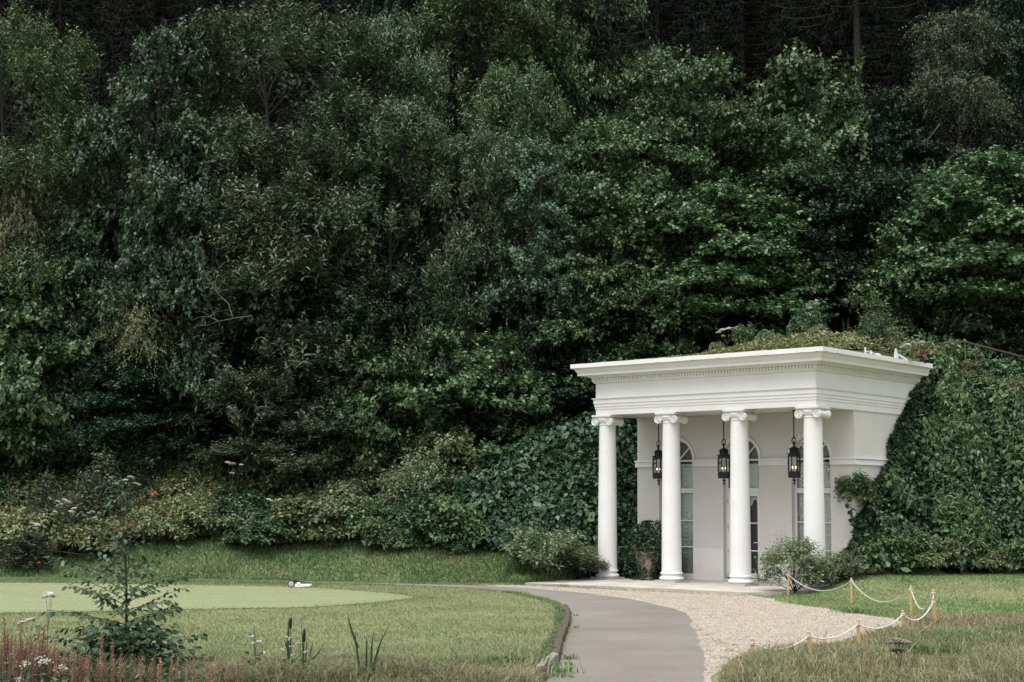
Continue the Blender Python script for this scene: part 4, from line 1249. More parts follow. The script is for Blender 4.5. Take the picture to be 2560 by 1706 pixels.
# ------------------------------------------------------------------ plants of the bank
def plant_proto(name, seed, h, rad, nl, shoots, nleaf, L, Wd, mat, **kw):
    tm, cmx, _, _ = gen_tree(seed, h, rad, .03, nl, shoots, nleaf, L, Wd, kw.pop('profile', 'broad'), trunk_r=.012, **kw)
    cmx.materials.clear(); cmx.materials.append(M[mat])
    if len(tm.materials) == 0: tm.materials.append(M['twig'])
    return (name, tm, cmx)
def put(proto, label, loc, rot, scale=(1, 1, 1), cat='plant', group=None):
    t = thing(proto[0], label, cat, loc, rot, group); t.scale = scale
    link('stems', proto[1], None, t); link('foliage', proto[2], None, t)
    return t
BR = [plant_proto('bramble', 201 + k, .62, .62, 10, 210, 6, .11, .085, 'bramble', lobe_r=(.2, .34), up=.25, out=.8, slen=(.12, .3), spread=.7, grav=.1, upn=1.1, flat=.7) for k in range(3)]
HB = [plant_proto('leafy_herb', 211 + k, .95, .62, 11, 230, 7, .15, .085, ('herbdark', 'herb', 'palebush', 'bramblegreen')[k], lobe_r=(.18, .40), up=.5, out=.7, slen=(.15, .4), spread=.7, grav=.15, upn=1.0) for k in range(4)]
SHR = [plant_proto('bush', 221, 1.3, .85, 15, 230, 9, .15, .065, 'palebush', lobe_r=(.26, .46), up=.75, out=.7, slen=(.2, .45), spread=.7, grav=.1, upn=1.0),
       plant_proto('bush', 222, 1.1, .75, 14, 300, 9, .10, .042, 'palebush', lobe_r=(.22, .40), up=.65, out=.7, slen=(.15, .4), spread=.7, upn=.9)]
def bank_at(xpx, dd):
    X = (xpx - 1280)/F_PX*46.0
    yb = float(np.interp(X, [-60, -14.8, -8.2, -4.45, -1.3, 0.3, 2.4, 4], [45, 44.7, 44.2, 43.4, 43.0, 43.4, 46.0, 48.5]))
    Y = yb + dd; X = (xpx - 1280)/F_PX*Y
    return X, Y
rg = random.Random(21)
# brambles, left half of the bank
for i in range(92):
    xp = rg.uniform(-30, 590); dd = rg.uniform(1.5 + max(0, (xp - 330))/120, 6.4)
    if xp < 150: dd = rg.uniform(.9, 6.4)
    X, Y = bank_at(xp, dd); s = rg.uniform(.6, 1.5)
    put(BR[i % 3], 'yellowing bramble clump in the low thicket on the left part of the grass bank', (X, Y, Hs(X, Y) - .05), rg.uniform(0, 6.28), (s, s, s*rg.uniform(.8, 1.2)), 'bramble', 'bramble clumps on the left bank')
for i in range(64):
    xp = rg.uniform(400, 1130); dd = rg.uniform(3.0, 6.2) if i % 3 else rg.uniform(2.2, 3.7)
    X, Y = bank_at(xp, dd); s = rg.uniform(.55, 1.45)
    put(HB[i % 4], 'leafy weed clump along the upper edge of the grass bank, below the willows', (X, Y, Hs(X, Y) - .05), rg.uniform(0, 6.28), (s, s, s*rg.uniform(.6, 1.25)), 'weed', 'leafy weeds along the bank top')
for i in range(34):
    xp = rg.uniform(480, 1180); dd = rg.uniform(1.9, 3.6)
    X, Y = bank_at(xp, dd); s = rg.uniform(.35, .8)
    put(BR[i % 3] if i % 3 else HB[1], 'small yellow-green weed in the grass along the lower edge of the thicket', (X, Y, Hs(X, Y) - .04), rg.uniform(0, 6.28), (s, s, s), 'weed', 'small weeds in the bank grass')
for i in range(22):
    xp = rg.uniform(-40, 560); dd = rg.uniform(5.2, 7.5)
    X, Y = bank_at(xp, dd); s = rg.uniform(.8, 1.4)
    put(HB[(i*2) % 4], 'dark leafy weed clump behind the brambles at the wood edge', (X, Y, Hs(X, Y) - .05), rg.uniform(0, 6.28), (s, s, s), 'weed', 'dark weeds behind the brambles')
# named bushes
def bush(k, label, xpx, ypx_top, Y, hw, dz=0.0, rot=0.0, zb=None):
    p = at(xpx, ypx_top, Y); g = Hs(p[0], Y) + dz if zb is None else zb
    r0 = (.85, .75)[k]; h0 = (1.3, 1.1)[k]
    s = hw/F_PX*Y/r0; put(SHR[k], label, (p[0], Y, g), rot, (s, s, max(.3, p[2] - g)/h0), 'bush')
bush(0, 'pale green bush spilling over the grass left of the first column', 1365, 1345, 43.9, 95, 0, .3)
bush(0, 'smaller pale green bush right behind the one beside the first column', 1445, 1380, 44.6, 60, 0, 1.9)
bush(1, 'greyish bush at the wood edge left of the round butterbur leaves', 1050, 1170, 47.0, 85, 0, .7)
bush(1, 'feathery bush with white blossom in front of the corner column', 1985, 1372, 39.0, 78, 0, .2)
bush(1, 'round dark bush beside the blossoming bush, under the ivy mound', 2085, 1400, 40.0, 70, 0, 1.2)
# white blossom on the corner bush
mb = MB(); rg2 = random.Random(8)
bs = thing('blossom_spray', 'white blossom spray scattered low on the bush before the corner column', 'blossom', (*at(1995, 1440, 38.45),), 0)
for i in range(46):
    x, y, z = rg2.gauss(.02, .25), rg2.gauss(0, .16), rg2.gauss(0, .17)
    mb.lathe([(.004, -.018), (.026, -.008), (.030, .006), (.010, .018)], 6, (x, y, z))
mb.obj('blossom', M['whiteflower'], bs, 60)['kind'] = 'stuff'
br = MB(); br.tube([(.05, 0, -.42), (.02, .0, -.1), (-.05, 0, .25)], .008, 4); br.obj('stem', M['twig'], bs)

# fireweed and umbels
def fireweed_proto(seed, n, h):
    rng = np.random.default_rng(seed); st = MB(); P = []; A = []; Nn = []; LL = []
    for i in range(n):
        x, y = rng.normal(size=2)*.16; hh = h*rng.uniform(.75, 1.1); lx, ly = rng.normal(size=2)*.08
        st.tube([(x, y, 0), (x + lx*.4, y + ly*.4, hh*.5), (x + lx, y + ly, hh)], [.009, .007, .003], 5)
        m = 46; t = np.linspace(.18, .99, m); a = np.arange(m)*2.4 + rng.uniform(0, 6)
        P.append(np.stack([x + lx*t, y + ly*t, hh*t], -1)); A.append(np.stack([np.cos(a), np.sin(a), .35 - .9*(1 - t)], -1)); Nn.append(np.tile([0, 0, 1.], (m, 1)) + rng.normal(size=(m, 3))*.3)
        LL.append(.155*(1 - .6*t**3)*rng.uniform(.8, 1.2, m))
    P, A, Nn, LL = map(np.concatenate, (P, A, Nn, LL))
    me = leaves_mesh('foliage', P, A, Nn, LL, LL*.2); me.materials.append(M['herbdark'])
    sm = st.mesh('stems', 60); sm.materials.append(M['reed'])
    return ('fireweed', sm, me)
FW = [fireweed_proto(301 + k, 4, 1.35) for k in range(3)]
for i, (xp, yp, dd) in enumerate([(348, 1085, 5.2), (381, 1082, 5.0), (413, 1105, 5.1), (440, 1092, 4.8), (463, 1120, 4.5), (28, 1120, 5.0), (52, 1165, 4.4), (612, 1195, 4.0), (645, 1255, 3.6), (700, 1262, 3.7), (840, 1225, 4.0)]):
    X, Y = bank_at(xp, dd); p = at(xp, yp, Y); g = Hs(p[0], Y)
    s = max(.6, (p[2] - g)/1.4)
    put(FW[i % 3], 'tall narrow-leaved fireweed standing in the thicket at the wood edge', (p[0], Y, g), i*1.3, (s*.9, s*.9, s), 'fireweed', 'fireweed in the thicket')
def umbel_mesh(seed, r, n=34, mat='umbel', flat=.35):
    rng = np.random.default_rng(seed); mb = MB()
    for i in range(n):
        q = r*math.sqrt((i + .5)/n); a = i*2.4
        mb.lathe([(.003, -.012), (.016, -.004), (.018, .006), (.004, .013)], 5, (q*math.cos(a), q*math.sin(a), flat*(r - q*q/r) + rng.normal()*.006))
    me = mb.mesh('flower_head', 60); me.materials.append(M[mat]); return me
UM = [umbel_mesh(1, .085), umbel_mesh(2, .11, 46), umbel_mesh(3, .06, 22)]
UMS = umbel_mesh(5, .038, 16, 'umbel')
UMD = umbel_mesh(4, .10, 40, 'dryumbel', .2)
def umbel_plant(label, heads, Y, gz=None, group=None, stem='reed', mesh=None, cat='wildflower', name='umbel_flower', r=.010):
    pts = [at(x, y, Y) for x, y in heads]
    bx = sum(p[0] for p in pts)/len(pts); g = Hs(bx, Y) if gz is None else gz
    t = thing(name, label, cat, (bx, Y, g), 0, group)
    rl = random.Random(len(label) + int(heads[0][0]))
    zmin = min(p[2] for p in pts) - g
    st = MB(); fork = (0, 0, max(.1, zmin*.62))
    st.tube([(0, 0, -.05), (.01, 0, fork[2]*.5), fork], [r, r*.85, r*.75], 5)
    for p in pts:
        e = (p[0] - bx, rl.uniform(-.06, .06), p[2] - g)
        st.tube([fork, ((fork[0] + e[0])/2 + .01, e[1]/2, (fork[2] + e[2])/2 - .02), (e[0], e[1], e[2] - .01)], [r*.7, r*.6, r*.4], 4)
    st.obj('stem', M[stem], t, 60)
    for i, p in enumerate(pts):
        h = link('flower_head', mesh or UM[i % 3], None, t, (p[0] - bx, 0, p[2] - g), (rl.uniform(-.3, .3), rl.uniform(-.3, .3), 0))
    P = np.array([[rl.uniform(-.03, .03), rl.uniform(-.03, .03), rl.uniform(.1, .8)*fork[2]] for _ in range(26)])
    A = np.array([[math.cos(k*2.4), math.sin(k*2.4), .2] for k in range(26)]); Nn = np.tile([0, 0, 1.], (26, 1))
    me = leaves_mesh('foliage', P, A, Nn, np.full(26, .15), np.full(26, .06)); me.materials.append(M['herb' if mesh is None else 'verge_blade'])
    if mesh is None: link('foliage', me, None, t)
    return t
umbel_plant('large pinkish-white umbels in front of the young spruces, left of the sapling tip', [(145, 1255), (163, 1252), (138, 1280), (152, 1262), (170, 1258)], 45.6)
umbel_plant('pair of pinkish-white umbels just right of the largest umbel cluster', [(186, 1272), (180, 1280)], 45.5)
umbel_plant('fading white umbel low in the brambles, third from the left', [(231, 1281), (236, 1296), (222, 1284)], 45.4)
umbel_plant('lowest white umbel at the left, below the largest cluster', [(80, 1310), (92, 1312), (86, 1322)], 44.9)
umbel_plant('single pink umbel above the young spruces', [(243, 1180)], 46.6)
umbel_plant('cluster of white umbels right behind the sapling tip', [(314, 1201), (327, 1194), (336, 1209), (345, 1212)], 46.2)
umbel_plant('three tall pinkish umbels at the dark wood edge, highest on the bank', [(570, 1157), (581, 1161), (603, 1163), (580, 1184)], 47.2)
umbel_plant('small pale umbel among the leafy weeds right of the tall three', [(672, 1250), (683, 1255), (690, 1252)], 46.6)
# red and orange leaves in the thicket
def leaf_patch(name, label, px, py, Y, n, spread, L, Wd, mat, cat, seed, gz=None, droop=.35):
    p = at(px, py, Y); rng = np.random.default_rng(seed)
    base = Hs(p[0], Y) if gz is None else gz
    t = thing(name, label, cat, (p[0], Y, base), 0)
    dz = p[2] - base
    st = MB(); m = max(2, n//6)
    for k in range(m):
        x, y = rng.normal(size=2)*spread*.5
        st.tube([(x*.2, y*.2, 0), (x*.5, y*.5, dz*.6), (x, y, dz)], [.008, .007, .004], 4)
    st.obj('stems', M['twig'], t, 60)
    P = np.stack([rng.normal(size=n)*spread, rng.normal(size=n)*spread, dz + rng.normal(size=n)*spread*.4], -1)
    A = rand_dirs(rng, n); A[:, 2] = -droop
    me = leaves_mesh('foliage', P, A, np.tile([0, -.25, 1.], (n, 1)) + rng.normal(size=(n, 3))*.3, L*rng.uniform(.7, 1.2, n), Wd*rng.uniform(.7, 1.2, n), 'round')
    me.materials.append(M[mat]); link('foliage', me, None, t)
leaf_patch('red_leaf_plant', 'rust-red drooping leaf rosette in the thicket right of the sapling tip', 382, 1230, 46.0, 16, .09, .17, .06, 'redleaf', 'plant', 1)
leaf_patch('orange_leaf_plant', 'bright orange leaves low in the brambles behind the sapling, right-hand patch', 324, 1312, 45.3, 18, .09, .08, .06, 'orangeleaf', 'plant', 2)
leaf_patch('orange_leaf_plant', 'bright orange leaves low in the brambles behind the sapling, left-hand patch', 288, 1320, 45.2, 22, .10, .08, .06, 'orangeleaf', 'plant', 3)
leaf_patch('orange_leaf_plant', 'small orange sprig at the foot of the brambles near the young spruce', 98, 1405, 44.6, 6, .05, .07, .05, 'orangeleaf', 'plant', 4)

# butterbur: big round leaves, each a part
def butterbur_leaf(seed):
    rng = random.Random(seed); n = 14; v = [(0, 0, 0)]; f = []
    for k in range(n):
        a = 2*PI*k/n; r = .5*(1 + .07*rng.uniform(-1, 1))*(1 - .28*max(0, math.cos(a))**8)
        v.append((r*math.cos(a), r*math.sin(a)*.94, .10*(r*2)**2*(.6 + .4*math.sin(a*3)) - (0.06 if k % 2 else 0)))
    for k in range(n): f.append((0, 1 + k, 1 + (k+1) % n))
    me = new_mesh('leaf', v, f, 60); me.materials.append(M['butterbur']); return me
BL = [butterbur_leaf(k) for k in range(5)]
def hit(x, y, lift=.30):
    d = ray(x, y)
    for Yq in np.arange(34, 62, .06):
        p = np.array([0, 0, CAM_H]) + d*(Yq/d[1])
        if p[2] <= Hs(p[0], Yq) + lift: return p
    return p
def butterbur(label, leaves, Y, tilt=.75, gz=None):
    """leaves: (x, y, diameter px)"""
    if gz is None:
        pts = [hit(x, y) for x, y, s, dy in leaves]; Y = float(np.mean([p[1] for p in pts])); leaves = [(x, y, s, p[1] - Y) for (x, y, s, dy), p in zip(leaves, pts)]
    else: pts = [at(x, y, Y + dy) for x, y, s, dy in leaves]
    bx = sum(p[0] for p in pts)/len(pts); by = Y + .3; g = Hs(bx, by) if gz is None else gz
    t = thing('butterbur_plant', label, 'butterbur', (bx, by, g), 0, 'butterbur plants with big round leaves')
    rl = random.Random(int(leaves[0][0])); st = MB()
    for (x, y, s, dy), p in zip(leaves, pts):
        e = Vector((p[0] - bx, Y + dy - by, p[2] - g))
        gl = max(Hs(p[0], Y + dy + .2) - g, e.z - .6)
        st.tube([(e.x*.8, e.y + .25, min(gl, e.z - .1)), (e.x, e.y + .05, e.z - .03)], [.012, .008], 5)
        d = s/F_PX*Y*1.12
        o = link('leaf', rl.choice(BL), None, t, e, (tilt + rl.uniform(-.3, .25), rl.uniform(-.35, .35), rl.uniform(0, 6.28)))
        o.rotation_mode = 'XYZ'
        m = Matrix.Rotation(rl.uniform(-.3, .3), 4, 'Y') @ Matrix.Rotation(tilt + rl.uniform(-.3, .25), 4, 'X') @ Matrix.Rotation(rl.uniform(0, 6.28), 4, 'Z')
        o.rotation_euler = m.to_euler(); o.scale = (d, d, d)
    st.obj('stems', M['reed'], t, 60)
butterbur('butterbur with the highest round leaves against the dark wood, left of the ivy hedge', [(1185, 1230, 18, .2), (1210, 1222, 16, .5), (1245, 1208, 20, .4), (1262, 1222, 18, 0), (1282, 1218, 20, .2), (1300, 1220, 18, .4), (1310, 1205, 16, .6), (1334, 1186, 16, .8), (1345, 1200, 18, .7)], 47.0)
butterbur('butterbur with the largest pale round leaf in the middle of the bank', [(1220, 1262, 26, 0), (1240, 1263, 24, .2), (1250, 1258, 18, .4), (1182, 1258, 20, .1), (1287, 1250, 18, .3), (1195, 1245, 17, .4), (1270, 1255, 15, .5)], 46.4)
butterbur('butterbur at the left end of the round-leaved patch, leaves upright', [(1113, 1276, 24, 0), (1144, 1279, 26, .1), (1112, 1293, 20, -.2), (1175, 1295, 26, -.1), (1130, 1262, 14, .3), (1158, 1268, 14, .3)], 46.1)
butterbur('butterbur with flat leaves just above the grass, below the largest leaf', [(1205, 1296, 22, 0), (1216, 1310, 20, -.2), (1270, 1287, 22, .1), (1248, 1294, 24, .1), (1290, 1300, 22, 0), (1262, 1305, 18, -.1), (1230, 1290, 16, .3)], 45.8)
butterbur('butterbur leaves caught in the dark ivy hedge, right of the round-leaved patch', [(1343, 1311, 22, 0), (1378, 1316, 22, 0), (1390, 1320, 18, .1), (1325, 1260, 16, .6)], 45.5, .6)
butterbur('lowest butterbur, pale leaves lying on the grass bank', [(1128, 1354, 24, 0), (1145, 1350, 20, .1), (1120, 1366, 18, -.2), (1165, 1340, 16, .2), (1085, 1358, 14, 0), (1070, 1364, 14, 0), (1259, 1362, 20, .1), (1272, 1366, 16, 0), (1180, 1352, 14, .1)], 45.0, .45)
butterbur('butterbur spreading at the foot of the right ivy mound, beside the rope', [(2175, 1393, 24, 0), (2235, 1390, 24, .2), (2140, 1408, 20, -.2), (2160, 1420, 22, -.3), (2265, 1425, 26, -.3), (2250, 1400, 18, 0), (2205, 1398, 18, 0), (2120, 1425, 16, -.3), (2195, 1415, 14, -.2)], 40.6, .45)
butterbur('butterbur on the crest of the mound below the handrail', [(2380, 910, 20, 0), (2398, 912, 18, .2), (2414, 915, 18, .2), (2362, 916, 16, 0), (2450, 925, 22, .3), (2485, 935, 18, .2), (2540, 945, 20, .1), (2500, 925, 16, .4), (2468, 940, 16, -.1)], 45.6, .5)
butterbur('butterbur low on the mound face at the right edge', [(2510, 1280, 18, 0), (2530, 1295, 18, 0), (2545, 1260, 16, 0), (2552, 1310, 18, 0)], 43.3, .7)

for i in range(15):
    xp = 2150 + i*30 + rg.uniform(-12, 12); p = hit(xp, rg.uniform(1405, 1432), .1); s = rg.uniform(.45, .9)
    put(HB[(1, 3)[i % 2]], 'pale leafy weed clump at the foot of the right ivy mound', (p[0], p[1], Hs(p[0], p[1]) - .05), i*1.7, (s, s, s*.9), 'weed', 'weeds at the foot of the right mound')
for i, (xp, yp) in enumerate([(2262, 1085), (2290, 1110), (2330, 1040), (2420, 1060), (2205, 1200), (2260, 1215), (2480, 1120), (2390, 1180), (2330, 1270), (2450, 1290), (2530, 1180), (2510, 1030), (2370, 990), (2300, 980)]):
    p = hit(xp, yp + 60, .2); s = rg.uniform(.55, .85)
    put(FW[i % 3], 'narrow-leaved fireweed growing out of the right ivy mound', (p[0], p[1], Hs(p[0], p[1]) - .05), i*1.9, (s, s, s), 'fireweed', 'fireweed on the right mound')
for i in range(16):
    xp = rg.uniform(2340, 2570); p = hit(xp, np.interp(xp, [2340, 2570], [930, 985]) + rg.uniform(-12, 30), .3); s = rg.uniform(.4, .75)
    put(BR[i % 3] if i % 2 else HB[1], 'pale weed clump on the crest of the right mound below the handrail', (p[0], p[1], Hs(p[0], p[1]) + .1), i*1.3, (s, s, s), 'weed', 'weeds on the mound crest')

# ------------------------------------------------------------------ planting on the roof
def roof_cover():
    rng = np.random.default_rng(401); n = 9000
    x = rng.uniform(-5.6, .25, n); y = np.abs(rng.normal(size=n))*1.1 - .05
    y = np.where(x > -.2, rng.uniform(.4, 5.2, n), y)
    p = ORI + U*(-x)[:, None] + V*y[:, None]
    hh = np.interp(x, [-5.6, -4, -2.5, -.5, .3], [.03, .14, .42, .50, .25])
    z = 6.38 + .08*np.clip(y, 0, 3) + rng.uniform(0, 1, n)*hh*np.clip(.5 + y*.5, .3, 1.1)
    P = np.stack([p[:, 0], p[:, 1], z], -1)
    A = rand_dirs(rng, n); A[:, 2] = np.abs(A[:, 2])*.5
    return leaves_mesh('roof_plants', P, A, np.tile([0, 0, 1.], (n, 1)) + rng.normal(size=(n, 3))*.5, .10*rng.uniform(.6, 1.3, n), .06*rng.uniform(.6, 1.3, n))
tag(link('roof_groundcover', roof_cover(), M['sedum']), 'golden-green low ground cover along the edge of the portico roof', 'ground cover', kind='stuff')
RG = 6.6
for i, (x, y, s, k) in enumerate([(-4.2, 1.6, .5, 0), (-3.5, 2.0, .62, 1), (-2.9, 2.2, .7, 3), (-2.4, 1.3, .45, 1), (-1.5, 2.1, .6, 0), (-.8, 1.6, .5, 3), (-.3, 2.4, .55, 1), (-.2, 3.6, .6, 0), (-.25, 4.6, .7, 1), (-1.9, 2.8, .85, 0)]):
    p = bx2w(x, y); put(HB[k] if i % 2 else BR[i % 3], 'leafy weed clump growing on the flat roof of the portico', (p[0], p[1], 6.38 + .08*min(y, 3) - .05), i*1.1, (s*.8, s*.8, s*1.2), 'weed', 'weeds on the portico roof')
for i, (xp, yp, Y) in enumerate([(1945, 805, 44.0), (1975, 800, 44.2), (2108, 795, 43.0), (2030, 810, 44)]):
    p = at(xp, yp, Y); s = max(.35, (p[2] - RG)/1.4)
    put(FW[i % 3], 'narrow-leaved fireweed standing on the roof of the portico', (p[0], Y, RG), i*1.9, (s*.8, s*.8, s), 'fireweed', 'fireweed on the portico roof')
bp = at(2190, 755, 43.6)
tall = put(plant_proto('roof_sapling', 231, 1.9, .55, 12, 90, 8, .14, .055, 'herb', profile='cone', lobe_r=(.14, .26), up=.7, out=.6, slen=(.25, .6), spread=.6, upn=.8), 'tall pale sapling on the portico roof, its tip against the dark trees', (bp[0], 43.6, RG), .4, (1, 1, max(.4, bp[2] - RG)/1.9), 'sapling')
umbel_plant('tall white hogweed on the roof, highest flower over the portico', [(2030, 757), (2036, 764), (2026, 771), (2042, 761), (2020, 786)], 44.5, RG)
umbel_plant('round pinkish umbel on the roof left of the butterbur leaves', [(1913, 828)], 44.2, RG)
umbel_plant('pinkish umbel on the roof above the butterbur leaves', [(1975, 816)], 44.0, RG)
umbel_plant('white hogweed with flat heads on the roof, left end of the planting', [(1797, 832), (1806, 826), (1808, 841), (1822, 822), (1832, 824), (1843, 819)], 44.3, RG)
umbel_plant('white hogweed with flat heads above the right end of the cornice', [(2256, 868), (2268, 863), (2272, 877), (2284, 858), (2298, 860), (2306, 856)], 42.6, RG - .2)
leaf_patch('red_leaf_plant', 'rust-red drooping leaves beside the hogweed at the left end of the roof planting', 1850, 842, 44.2, 30, .15, .17, .055, 'redleaf', 'plant', 11, RG)
leaf_patch('red_leaf_plant', 'rust-red drooping leaves beside the hogweed above the right end of the cornice', 2311, 877, 42.8, 30, .15, .17, .055, 'redleaf', 'plant', 12, RG - .3)
butterbur('butterbur with broad leaves on the roof behind the parapet corner', [(1975, 848, 26, 0), (1992, 842, 24, .2), (1960, 846, 18, .2), (2010, 836, 20, .3), (2030, 850, 22, 0), (1948, 838, 14, .3), (1985, 855, 20, -.2)], 43.6, .5, RG)
# broken white frame lying on the roof edge
wf = thing('broken_frame', 'broken white plastic frame lying on the right edge of the portico roof', 'frame', (*bx2w(.20, 2.9, 6.40)[:3],), PHI)
a = MB()
a.bar((0, -.55, 0), (0, -.55, .22), .03); a.bar((0, -.22, 0), (0, -.22, .15), .035); a.bar((0, -.55, .12), (0, .05, .08), .018); a.bar((0, -.55, .05), (0, .08, .04), .018)
a.obj('rails', M['plastic'], wf)
a = MB(); a.box(-.02, .02, .05, .30, .0, .10); a.prism([(-.02, 0), (.02, 0), (.02, .06), (-.02, .06)], .30, 1.0); a.obj('side_bar', M['plastic'], wf)
a = MB(); a.add([(0, 1.1, .02), (.03, 1.1, .02), (.03, 1.35, .02), (0, 1.35, .02), (0, 1.18, .32), (.03, 1.18, .32), (.03, 1.25, .32), (0, 1.25, .32)], [(0,3,2,1),(4,5,6,7),(0,1,5,4),(1,2,6,5),(2,3,7,6),(3,0,4,7)]); a.obj('upright', M['plastic'], wf)
a = MB(); a.bar((.02, 1.36, .16), (.04, 1.95, .01), .045); a.obj('fallen_bar', M['plastic'], wf)

# ------------------------------------------------------------------ handrail, steel edging, spotlight on the mound
hr = thing('handrail', 'dark brown steel handrail on slim posts descending behind the mound at the right', 'handrail', tuple(at(2410, 900, 45.6)), 0)
o0 = at(2410, 900, 45.6)
rp = [at(2346, 859, 45.2), at(2411, 854, 45.6), at(2432, 860, 45.9), at(2560, 893, 47.3), at(2640, 914, 48.2)]
rl_ = MB()
for i in range(len(rp) - 1): rl_.bar(rp[i] - o0, rp[i+1] - o0, .05, .045)
rl_.obj('rail', M['steel'], hr)
for (x, y, Y, yb_) in ((2361, 860, 45.3, 925), (2412, 855, 45.6, 930), (2438, 862, 45.9, 940)):
    p = at(x, y, Y); pm = MB(); pm.bar((p[0] - o0[0], p[1] - o0[1], p[2] - o0[2] - .03), (p[0] - o0[0] + .01, p[1] - o0[1], at(x, yb_, Y)[2] - o0[2]), .04); pm.obj('post', M['steel'], hr)
eb = MB(); q = [at(2464, 950, 45.5), at(2570, 971, 45.9), at(2640, 985, 46.3)]; o1 = q[0]
for i in range(2):
    a0, a1 = q[i] - o1, q[i+1] - o1
    eb.add([a0, a1, a1 + (0, 0, -.42), a0 + (0, 0, -.42), a0 + (.02, .05, 0), a1 + (.02, .05, 0), a1 + (.02, .05, -.42), a0 + (.02, .05, -.42)], [(0, 3, 2, 1), (4, 5, 6, 7), (0, 1, 5, 4), (2, 3, 7, 6), (0, 4, 7, 3), (1, 2, 6, 5)])
o = eb.obj('steel_edging', M['rust'], None, None, tuple(o1)); tag(o, 'rust-brown steel plate edging the stairs in the mound at the right edge', 'edging')
sl = thing('spotlight', 'small black spotlight half hidden in the creepers on the mound crest', 'lamp', tuple(at(2394, 945, 45.0)), R(-35))
a = MB(); a.tube([(-.10, 0, .06), (.05, 0, .04)], [.055, .075], 10); a.obj('housing', M['iron'], sl, 50)
a = MB(); a.bar((-.02, 0, -.12), (-.02, 0, .02), .03); a.box(-.08, .05, -.05, .05, -.14, -.12); a.obj('bracket', M['iron'], sl)

# ------------------------------------------------------------------ urns and chair in the portico
def vine_cluster():
    rng = np.random.default_rng(505); n = 2200
    x = rng.normal(size=n)*.34 - 6.75; y = rng.normal(size=n)*.25 + 1.3; z = np.abs(rng.uniform(0, 1, n))*(1.75 - .9*np.abs(x + 6.7))
    P = ORI + U*(-x)[:, None] + V*y[:, None] + np.array([0, 0, 1.])*z[:, None]
    A = rand_dirs(rng, n); A[:, 2] -= .4
    return leaves_mesh('creeper', P, A, np.tile(-V*.8 + np.array([0, 0, .6]), (n, 1)) + rng.normal(size=(n, 3))*.4, .12*rng.uniform(.6, 1.3, n), .085*rng.uniform(.6, 1.3, n))
tag(link('creeper', vine_cluster(), M['ivydark']), 'dark creeper spreading from the ivy hedge to the overgrown urn', 'creeper', kind='stuff')
def urn(label, x, y, s, vine):
    p = bx2w(x, y, .06); t = thing('planter_urn', label, 'urn', tuple(p), PHI); t.scale = (s, s, s)
    mb = MB(); mb.lathe([(.20, 0), (.22, .03), (.20, .06), (.15, .10), (.17, .16), (.25, .30), (.32, .50), (.36, .72), (.40, .78), (.41, .82), (.35, .84), (.33, .76)], 24); mb.obj('pot', M['terracotta'], t, 40)
    if vine:
        rng = np.random.default_rng(501); n = 2600
        a = rng.uniform(0, 6.28, n); z = rng.uniform(0, 1.72, n)
        r = np.interp(z, [0, .06, .2, .5, .85, 1.15, 1.45, 1.75], [.46, .40, .25, .32, .42, .40, .34, .10])*(.85 + .35*rng.uniform(0, 1, n))
        gap = (vnoise(a*2.0, z*2.0, 4) > .36) | (z > .8) | (z < .15)
        lx = np.where(z > 1.0, .28*(z - 1)*np.sin(a*2.0), 0) + np.where(z > 1.0, .12*(z - 1), 0)
        P = np.stack([r*np.cos(a) + lx, r*np.sin(a), z], -1)[gap]; m = len(P)
        out = np.stack([np.cos(a), np.sin(a), 0*a], -1)[gap]
        A = rand_dirs(rng, m)*.7 + np.array([0, 0, -.5]); A = A + np.where(P[:, 2:3] > 1.2, 1.0, 0)*np.array([0, 0, 1.1])
        me = leaves_mesh('foliage', P, A, out*.8 + np.array([0, 0, .5]) + rng.normal(size=(m, 3))*.4, .085*rng.uniform(.6, 1.3, m), .065*rng.uniform(.6, 1.3, m)); me.materials.append(M['ivydark']); link('foliage', me, None, t)
    else:
        rng = np.random.default_rng(502); n = 160
        P = rng.normal(size=(n, 3))*np.array([.16, .16, .13]) + np.array([-.15, -.25, .88]); A = rand_dirs(rng, n); A[:, 2] -= .4
        me = leaves_mesh('foliage', P, A, np.tile([0, -.3, 1.], (n, 1)) + rng.normal(size=(n, 3))*.4, .11*rng.uniform(.6, 1.2, n), .085*rng.uniform(.6, 1.2, n), 'round'); me.materials.append(M['herb']); link('foliage', me, None, t)
urn('clay urn overgrown with dark creeper between the two far columns', -6.15, .78, .98, True)
urn('half hidden clay urn with round green leaves behind the second column from the far end', -5.98, 1.62, .9, False)
ch = thing('garden_chair', 'black cast-iron garden chair behind the bush near the right wall corner', 'chair', tuple(bx2w(-.33, 1.05, .06)), PHI + R(150))
a = MB()
for sx in (-1, 1):
    pass
seat = MB(); seat.lathe([(.02, .44), (.23, .44), (.24, .455), (.22, .465), (.02, .46)], 16); seat.obj('seat', M['iron'], ch, 40)
bk = MB(); pts = [(-.22, .20, .46), (-.24, .23, .75), (-.20, .25, .97), (-.10, .26, 1.06), (0, .26, 1.09), (.10, .26, 1.06), (.20, .25, .97), (.24, .23, .75), (.22, .20, .46)]
bk.tube(pts, .020, 6)
for x in (-.13, -.065, 0, .065, .13):
    bk.tube([(x*.5, .20, .46), (x*1.3, .235, .72), (x*.7, .25, .88), (x, .26, 1.05)], .013, 5)
bk.torus((0, .235, .70), .055, .012, 12, 5, 'y'); bk.torus((0, .25, .90), .045, .012, 12, 5, 'y')
bk.obj('backrest', M['iron'], ch, 50)
for sx, sy in ((-1, -1), (1, -1), (1, 1), (-1, 1)):
    lg = MB(); lg.tube([(sx*.15, sy*.15, .44), (sx*.19, sy*.19, .22), (sx*.20, sy*.20, 0)], [.02, .014, .016], 6); lg.obj('leg', M['iron'], ch, 50)

